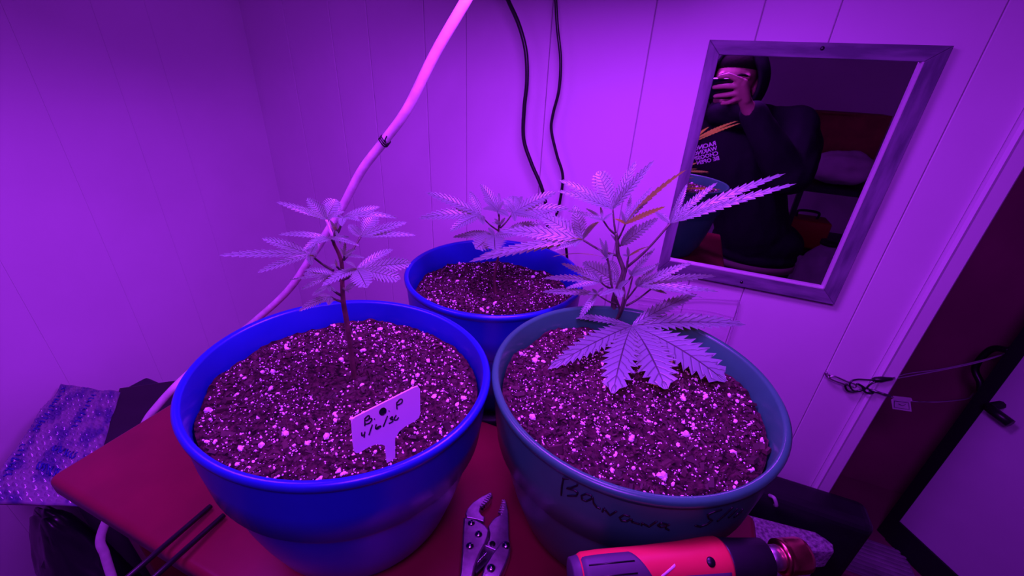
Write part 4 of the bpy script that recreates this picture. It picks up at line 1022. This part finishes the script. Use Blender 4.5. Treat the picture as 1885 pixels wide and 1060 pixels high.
hand = [
 capsule(cp_(0.122, 0.030, -0.008), cp_(0.128, -0.030, -0.008), 0.013, 0.013), capsule(cp_(0.135, 0.015, -0.016), cp_(0.146, -0.045, -0.022), 0.017, 0.018),
 capsule(cp_(0.128, -0.02, -0.016), Wr, 0.018, 0.024), capsule(cp_(0.124, 0.028, -0.010), Wr, 0.014, 0.022),
 capsule(cp_(0.118, 0.038, -0.004), cp_(0.092, 0.054, 0.004), 0.0098, 0.0092), capsule(cp_(0.092, 0.054, 0.004), cp_(0.062, 0.048, 0.003), 0.0092, 0.0078),
 capsule(cp_(0.120, 0.014, -0.002), cp_(0.090, 0.017, 0.005), 0.0100, 0.0094), capsule(cp_(0.090, 0.017, 0.005), cp_(0.062, 0.014, 0.004), 0.0094, 0.0085), capsule(cp_(0.062, 0.014, 0.004), cp_(0.044, 0.011, 0.003), 0.0085, 0.0076),
 capsule(cp_(0.122, -0.012, -0.002), cp_(0.090, -0.015, 0.005), 0.0098, 0.0092), capsule(cp_(0.090, -0.015, 0.005), cp_(0.064, -0.019, 0.004), 0.0092, 0.0083), capsule(cp_(0.064, -0.019, 0.004), cp_(0.048, -0.022, 0.003), 0.0083, 0.0074),
 capsule(cp_(0.124, -0.033, -0.004), cp_(0.098, -0.044, 0.003), 0.0088, 0.0080), capsule(cp_(0.098, -0.044, 0.003), cp_(0.074, -0.050, 0.001), 0.0080, 0.0068),
 capsule(cp_(0.138, -0.030, -0.026), cp_(0.118, -0.004, -0.032), 0.0135, 0.0105), capsule(cp_(0.118, -0.004, -0.032), cp_(0.094, 0.016, -0.026), 0.0102, 0.0085)]
EL = Vector((0.385, -0.10, Z(-0.31))); SR = Vector((0.395, -0.30, Z(-0.15)))
SLs = Vector((0.035, -0.30, Z(-0.17))); EL2 = Vector((-0.03, -0.33, Z(-0.45))); WL = Vector((-0.01, -0.22, Z(-0.66)))
NK = Vector((0.175, -0.285, Z(-0.145)))
head = [ellip(HC + Vector((0, 0, 0.035)), (0.076, 0.096, 0.085), yaw), ellip(hd(0, 0.012, -0.035), (0.064, 0.080, 0.085), yaw), ellip(hd(0, 0.045, -0.085), (0.045, 0.045, 0.032), yaw),
        capsule(hd(0, 0.085, 0.022), hd(0, 0.108, -0.022), 0.009, 0.013), capsule(hd(-0.012, 0.092, -0.024), hd(0.012, 0.092, -0.024), 0.010, 0.010),
        capsule(hd(-0.045, 0.073, 0.036), hd(0.045, 0.073, 0.036), 0.014, 0.014), ellip(hd(-0.038, 0.062, -0.018), (0.026, 0.026, 0.026)), ellip(hd(0.038, 0.062, -0.018), (0.026, 0.026, 0.026)),
        capsule(hd(-0.02, 0.080, -0.056), hd(0.02, 0.080, -0.056), 0.010, 0.010), ellip(hd(0, 0.075, -0.098), (0.022, 0.018, 0.016), yaw),
        ellip(hd(-0.077, -0.005, 0.0), (0.010, 0.02, 0.032), yaw), ellip(hd(0.077, -0.005, 0.0), (0.010, 0.02, 0.032), yaw), capsule(hd(0, -0.02, -0.06), NK, 0.052, 0.056)]
HIP = Vector((0.40, -0.36, Z(-0.72)))
torso = [capsule(NK, (0.225, -0.30, Z(-0.28)), 0.07, 0.11), ellip((0.225, -0.305, Z(-0.27)), (0.165, 0.10, 0.17)), capsule((0.235, -0.31, Z(-0.30)), (0.36, -0.35, Z(-0.62)), 0.12, 0.12), ellip(HIP, (0.165, 0.11, 0.12)),
         capsule(NK, SR, 0.06, 0.06), capsule(NK, SLs, 0.06, 0.06)]
FR = Vector((0.49, -0.37, 0.07)); FLt = Vector((0.30, -0.36, 0.07))
KR = Vector((0.48, -0.34, 0.45)); KL = Vector((0.31, -0.33, 0.45))
arms = [capsule(SR, EL, 0.052, 0.042), capsule(EL, Wr, 0.042, 0.025), capsule(SLs, EL2, 0.052, 0.042), capsule(EL2, WL, 0.042, 0.026)]
# left hand hanging relaxed
WLd = (WL - EL2).normalized()
lh = [capsule(WL, WL + WLd * 0.055, 0.024, 0.030)]
for i_, (dx, ll) in enumerate(((0.021, .075), (0.007, .085), (-0.007, .08), (-0.021, .062))):
    b_ = WL + WLd * 0.075 + Vector((0, dx, 0)); m_ = b_ + WLd * (ll * .5) + Vector((0.006, 0, 0)); e_ = m_ + WLd * (ll * .4) + Vector((0.014, 0, 0))
    lh += [capsule(WL + WLd * 0.04 + Vector((0, dx * .9, 0)), b_, 0.011, 0.0095), capsule(b_, m_, 0.0095, 0.0085), capsule(m_, e_, 0.0085, 0.007)]
lh += [capsule(WL + WLd * 0.015 + Vector((0.008, 0.018, 0)), WL + WLd * 0.05 + Vector((0.018, 0.042, 0)), 0.012, 0.0105), capsule(WL + WLd * 0.05 + Vector((0.018, 0.042, 0)), WL + WLd * 0.085 + Vector((0.02, 0.048, 0)), 0.0105, 0.008)]
legs = [capsule(HIP + Vector((0.08, 0, -0.05)), KR, 0.085, 0.055), capsule(KR, FR, 0.052, 0.038), capsule(HIP + Vector((-0.08, 0, -0.05)), KL, 0.085, 0.055), capsule(KL, FLt, 0.052, 0.038),
        capsule(FR - Vector((0, 0.02, 0.03)), FR + Vector((0.01, 0.15, -0.035)), 0.036, 0.028), capsule(FLt - Vector((0, 0.02, 0.03)), FLt + Vector((-0.01, 0.15, -0.035)), 0.036, 0.028)]
body = link_mesh('person', remesh(head + hand + torso + arms + lh + legs, 0.0038, 3), M['skin'], None, True, True)
tag(body, 'person in a black hooded sweatshirt holding a phone before the face, facing the mirror', 'person')
# eyes, brows, hair
for sx in (-1, 1):
    e = mk('eye', sphere(hd(sx * 0.031, 0.0785, 0.016), 0.0125, 14, 10), M['eyew'], body)
    mk('iris', sphere(hd(sx * 0.030, 0.0885, 0.0155), 0.0058, 10, 8, (1, .6, 1)), M['ink'], e)
    mk('upper_eyelid', tube(smooth_path([hd(sx * 0.016, 0.090, 0.018), hd(sx * 0.030, 0.0915, 0.0265), hd(sx * 0.046, 0.081, 0.019)]), 0.0030, 8), M['skin'], body)
    mk('eyebrow', tube(smooth_path([hd(sx * 0.010, 0.0975, 0.033), hd(sx * 0.030, 0.0940, 0.041), hd(sx * 0.053, 0.0790, 0.036)]), [0.0055] * 8 + [0.0042] * 9, 8), M['hair'], body)
tag(mk('lips', tube(smooth_path([hd(-0.022, 0.083, -0.057), hd(0, 0.092, -0.056), hd(0.022, 0.083, -0.057)]), 0.005, 8), M['lips'], body))
hairp = [ellip(HC + Vector((0, 0, 0.082)) + hm @ Vector((0, -0.002, 0.0)), (0.080, 0.096, 0.058), yaw)]
mk('hair', hairp[0], M['hair'], body)
bvb = None
# clothing
hood_parts = torso_cl = [capsule(NK + Vector((0, 0, -0.01)), (0.225, -0.30, Z(-0.28)), 0.10, 0.145), ellip((0.225, -0.305, Z(-0.27)), (0.205, 0.140, 0.20)), capsule((0.235, -0.31, Z(-0.30)), (0.37, -0.35, Z(-0.62)), 0.155, 0.155), ellip(HIP + Vector((0, 0, 0.06)), (0.195, 0.145, 0.115)), ellip(HIP + Vector((0, 0, 0.0)), (0.190, 0.140, 0.06)),
    capsule(NK + Vector((0, 0, -0.03)), SR, 0.085, 0.088), capsule(NK + Vector((0, 0, -0.03)), SLs, 0.085, 0.085), capsule(SR, EL, 0.088, 0.078), capsule(SR + Vector((.03, .02, -.06)), EL + Vector((.02, 0, .0)), 0.085, 0.07), capsule(EL, cp_(0.163, -0.11, -0.05), 0.074, 0.047), capsule(SLs, EL2, 0.082, 0.068), capsule(EL2, WL + (EL2 - WL) * .12, 0.068, 0.044),
    capsule(NK + Vector((-0.09, 0.13, 0.035)), NK + Vector((0.03, 0.135, 0.028)), 0.042, 0.044), capsule(NK + Vector((0.03, 0.135, 0.03)), NK + Vector((0.10, -0.02, 0.03)), 0.046, 0.05), capsule(NK + Vector((-0.1, -0.02, 0.03)), NK + Vector((-0.09, 0.13, 0.035)), 0.046, 0.042)]
hme = remesh(torso_cl, 0.007, 6)
# folds
for v in hme.vertices:
    v.co += v.normal * (0.007 * noise.noise(v.co * 9) + 0.004 * noise.noise(Vector((v.co.x * 24, v.co.y * 24, v.co.z * 9))))
hoodie = link_mesh('hoodie', hme, M['hoodie'], body)
bv2 = BVHTree.FromPolygons([v.co.copy() for v in hme.vertices], [tuple(p.vertices) for p in hme.polygons])
# hood: shell open at the face
def hood():
    V, Fc = [], []; n1, n2 = 44, 30
    c = HC + hm @ Vector((0.0, -0.015, 0.012)); ax = (hm @ Vector((-0.05, 1, -0.12))).normalized()
    a = ax.cross(Vector((0, 0, 1))).normalized(); b = a.cross(ax)
    for sh_, (k0, k1) in enumerate(((1.0, 1.0), (0.88, 0.88))):
        for i in range(n2 + 1):
            ph_ = radians(56) + (pi - radians(56)) * i / n2
            for k in range(n1):
                th = 2 * pi * k / n1
                rx_, rz_, ry_ = 0.122 * k0, 0.142 * k0, 0.132 * k0
                p = a * (rx_ * sin(ph_) * cos(th)) + b * (rz_ * sin(ph_) * sin(th)) + ax * (ry_ * cos(ph_))
                p = p + b * (0.012 if sin(th) > 0.8 else 0)
                V.append(c + p * (1 + 0.03 * noise.noise(p * 14)))
    N = (n2 + 1) * n1
    for s_ in (0, 1):
        for i in range(n2):
            for k in range(n1):
                q = s_ * N + i * n1 + k; q2 = s_ * N + i * n1 + (k + 1) % n1
                f = (q, q2, q2 + n1, q + n1); Fc.append(f if s_ == 0 else f[::-1])
    for k in range(n1): Fc.append((k, N + k, N + (k + 1) % n1, (k + 1) % n1))
    return V, Fc
mk('hood', hood(), M['hoodie'], hoodie)
# printed text on the left chest
tcx = mir(1293, 284, -0.17)
tv, tf = [], []
for i_, line in enumerate(('RACING', 'WAKING UP', 'CHOOSING', 'BE OPEN')):
    cu = bpy.data.curves.new('t', 'FONT'); cu.body = line; cu.size = 0.023; cu.align_x = 'LEFT'; cu.resolution_u = 2; cu.offset = 0.0007
    to_ = bpy.data.objects.new('t', cu); COL.objects.link(to_)
    dg = bpy.context.evaluated_depsgraph_get(); dg.update(); tm = bpy.data.meshes.new_from_object(to_.evaluated_get(dg))
    nb = len(tv)
    for v in tm.vertices:
        # read by someone facing the chest: text x runs towards -x in the world
        X_ = 0.05 - v.co.x * 1.0; Z_ = -0.0205 * i_ + v.co.y
        ca, sa_ = cos(radians(26)), sin(radians(26))
        wx, wz = tcx.x + X_ * ca - Z_ * sa_, tcx.z + 0.02 + X_ * sa_ + Z_ * ca
        hit = bv2.ray_cast(Vector((wx, 0.2, wz)), Vector((0, -1, 0)))
        y_ = hit[0].y + 0.0025 if hit[0] is not None else -0.2
        tv.append(Vector((wx, y_, wz)))
    tf += [tuple(nb + k for k in p.vertices) for p in tm.polygons]
    bpy.data.objects.remove(to_, do_unlink=True)
tag(mk('chest_print', (tv, tf), M['print'], hoodie, False), 'small white block lettering in four lines')
tm_ = remesh([ellip(HIP + Vector((0, 0, -0.03)), (0.178, 0.128, 0.10)), capsule(HIP + Vector((0.08, 0, -0.06)), KR, 0.105, 0.075), capsule(KR, FR + Vector((0, 0, 0.02)), 0.073, 0.060), capsule(HIP + Vector((-0.08, 0, -0.06)), KL, 0.105, 0.075), capsule(KL, FLt + Vector((0, 0, 0.02)), 0.073, 0.060)], 0.009, 5)
link_mesh('trousers', tm_, M['jeans'], body)
mk('shirt_hem', lathe([(1, 0.02), (1.0, -0.012), (0.97, -0.012), (0.97, 0.02)], (0, 0, 0), None, 40, close=True), M['shirt'], body)
hemo = [o for o in body.children if o.name.startswith('shirt_hem')][0]
for v in hemo.data.vertices: v.co = Vector((HIP.x + v.co.x * 0.192, HIP.y + v.co.y * 0.142, HIP.z - 0.045 + v.co.z))
for f_ in (FR, FLt):
    s = 1 if f_ is FR else -1
    link_mesh('shoe', remesh([capsule(Vector((f_.x, f_.y - 0.04, 0.046)), Vector((f_.x + s * 0.01, f_.y + 0.16, 0.042)), 0.046, 0.040), capsule(Vector((f_.x, f_.y - 0.02, 0.05)), Vector((f_.x, f_.y - 0.01, 0.10)), 0.046, 0.046)], 0.008, 3), M['black'], body)
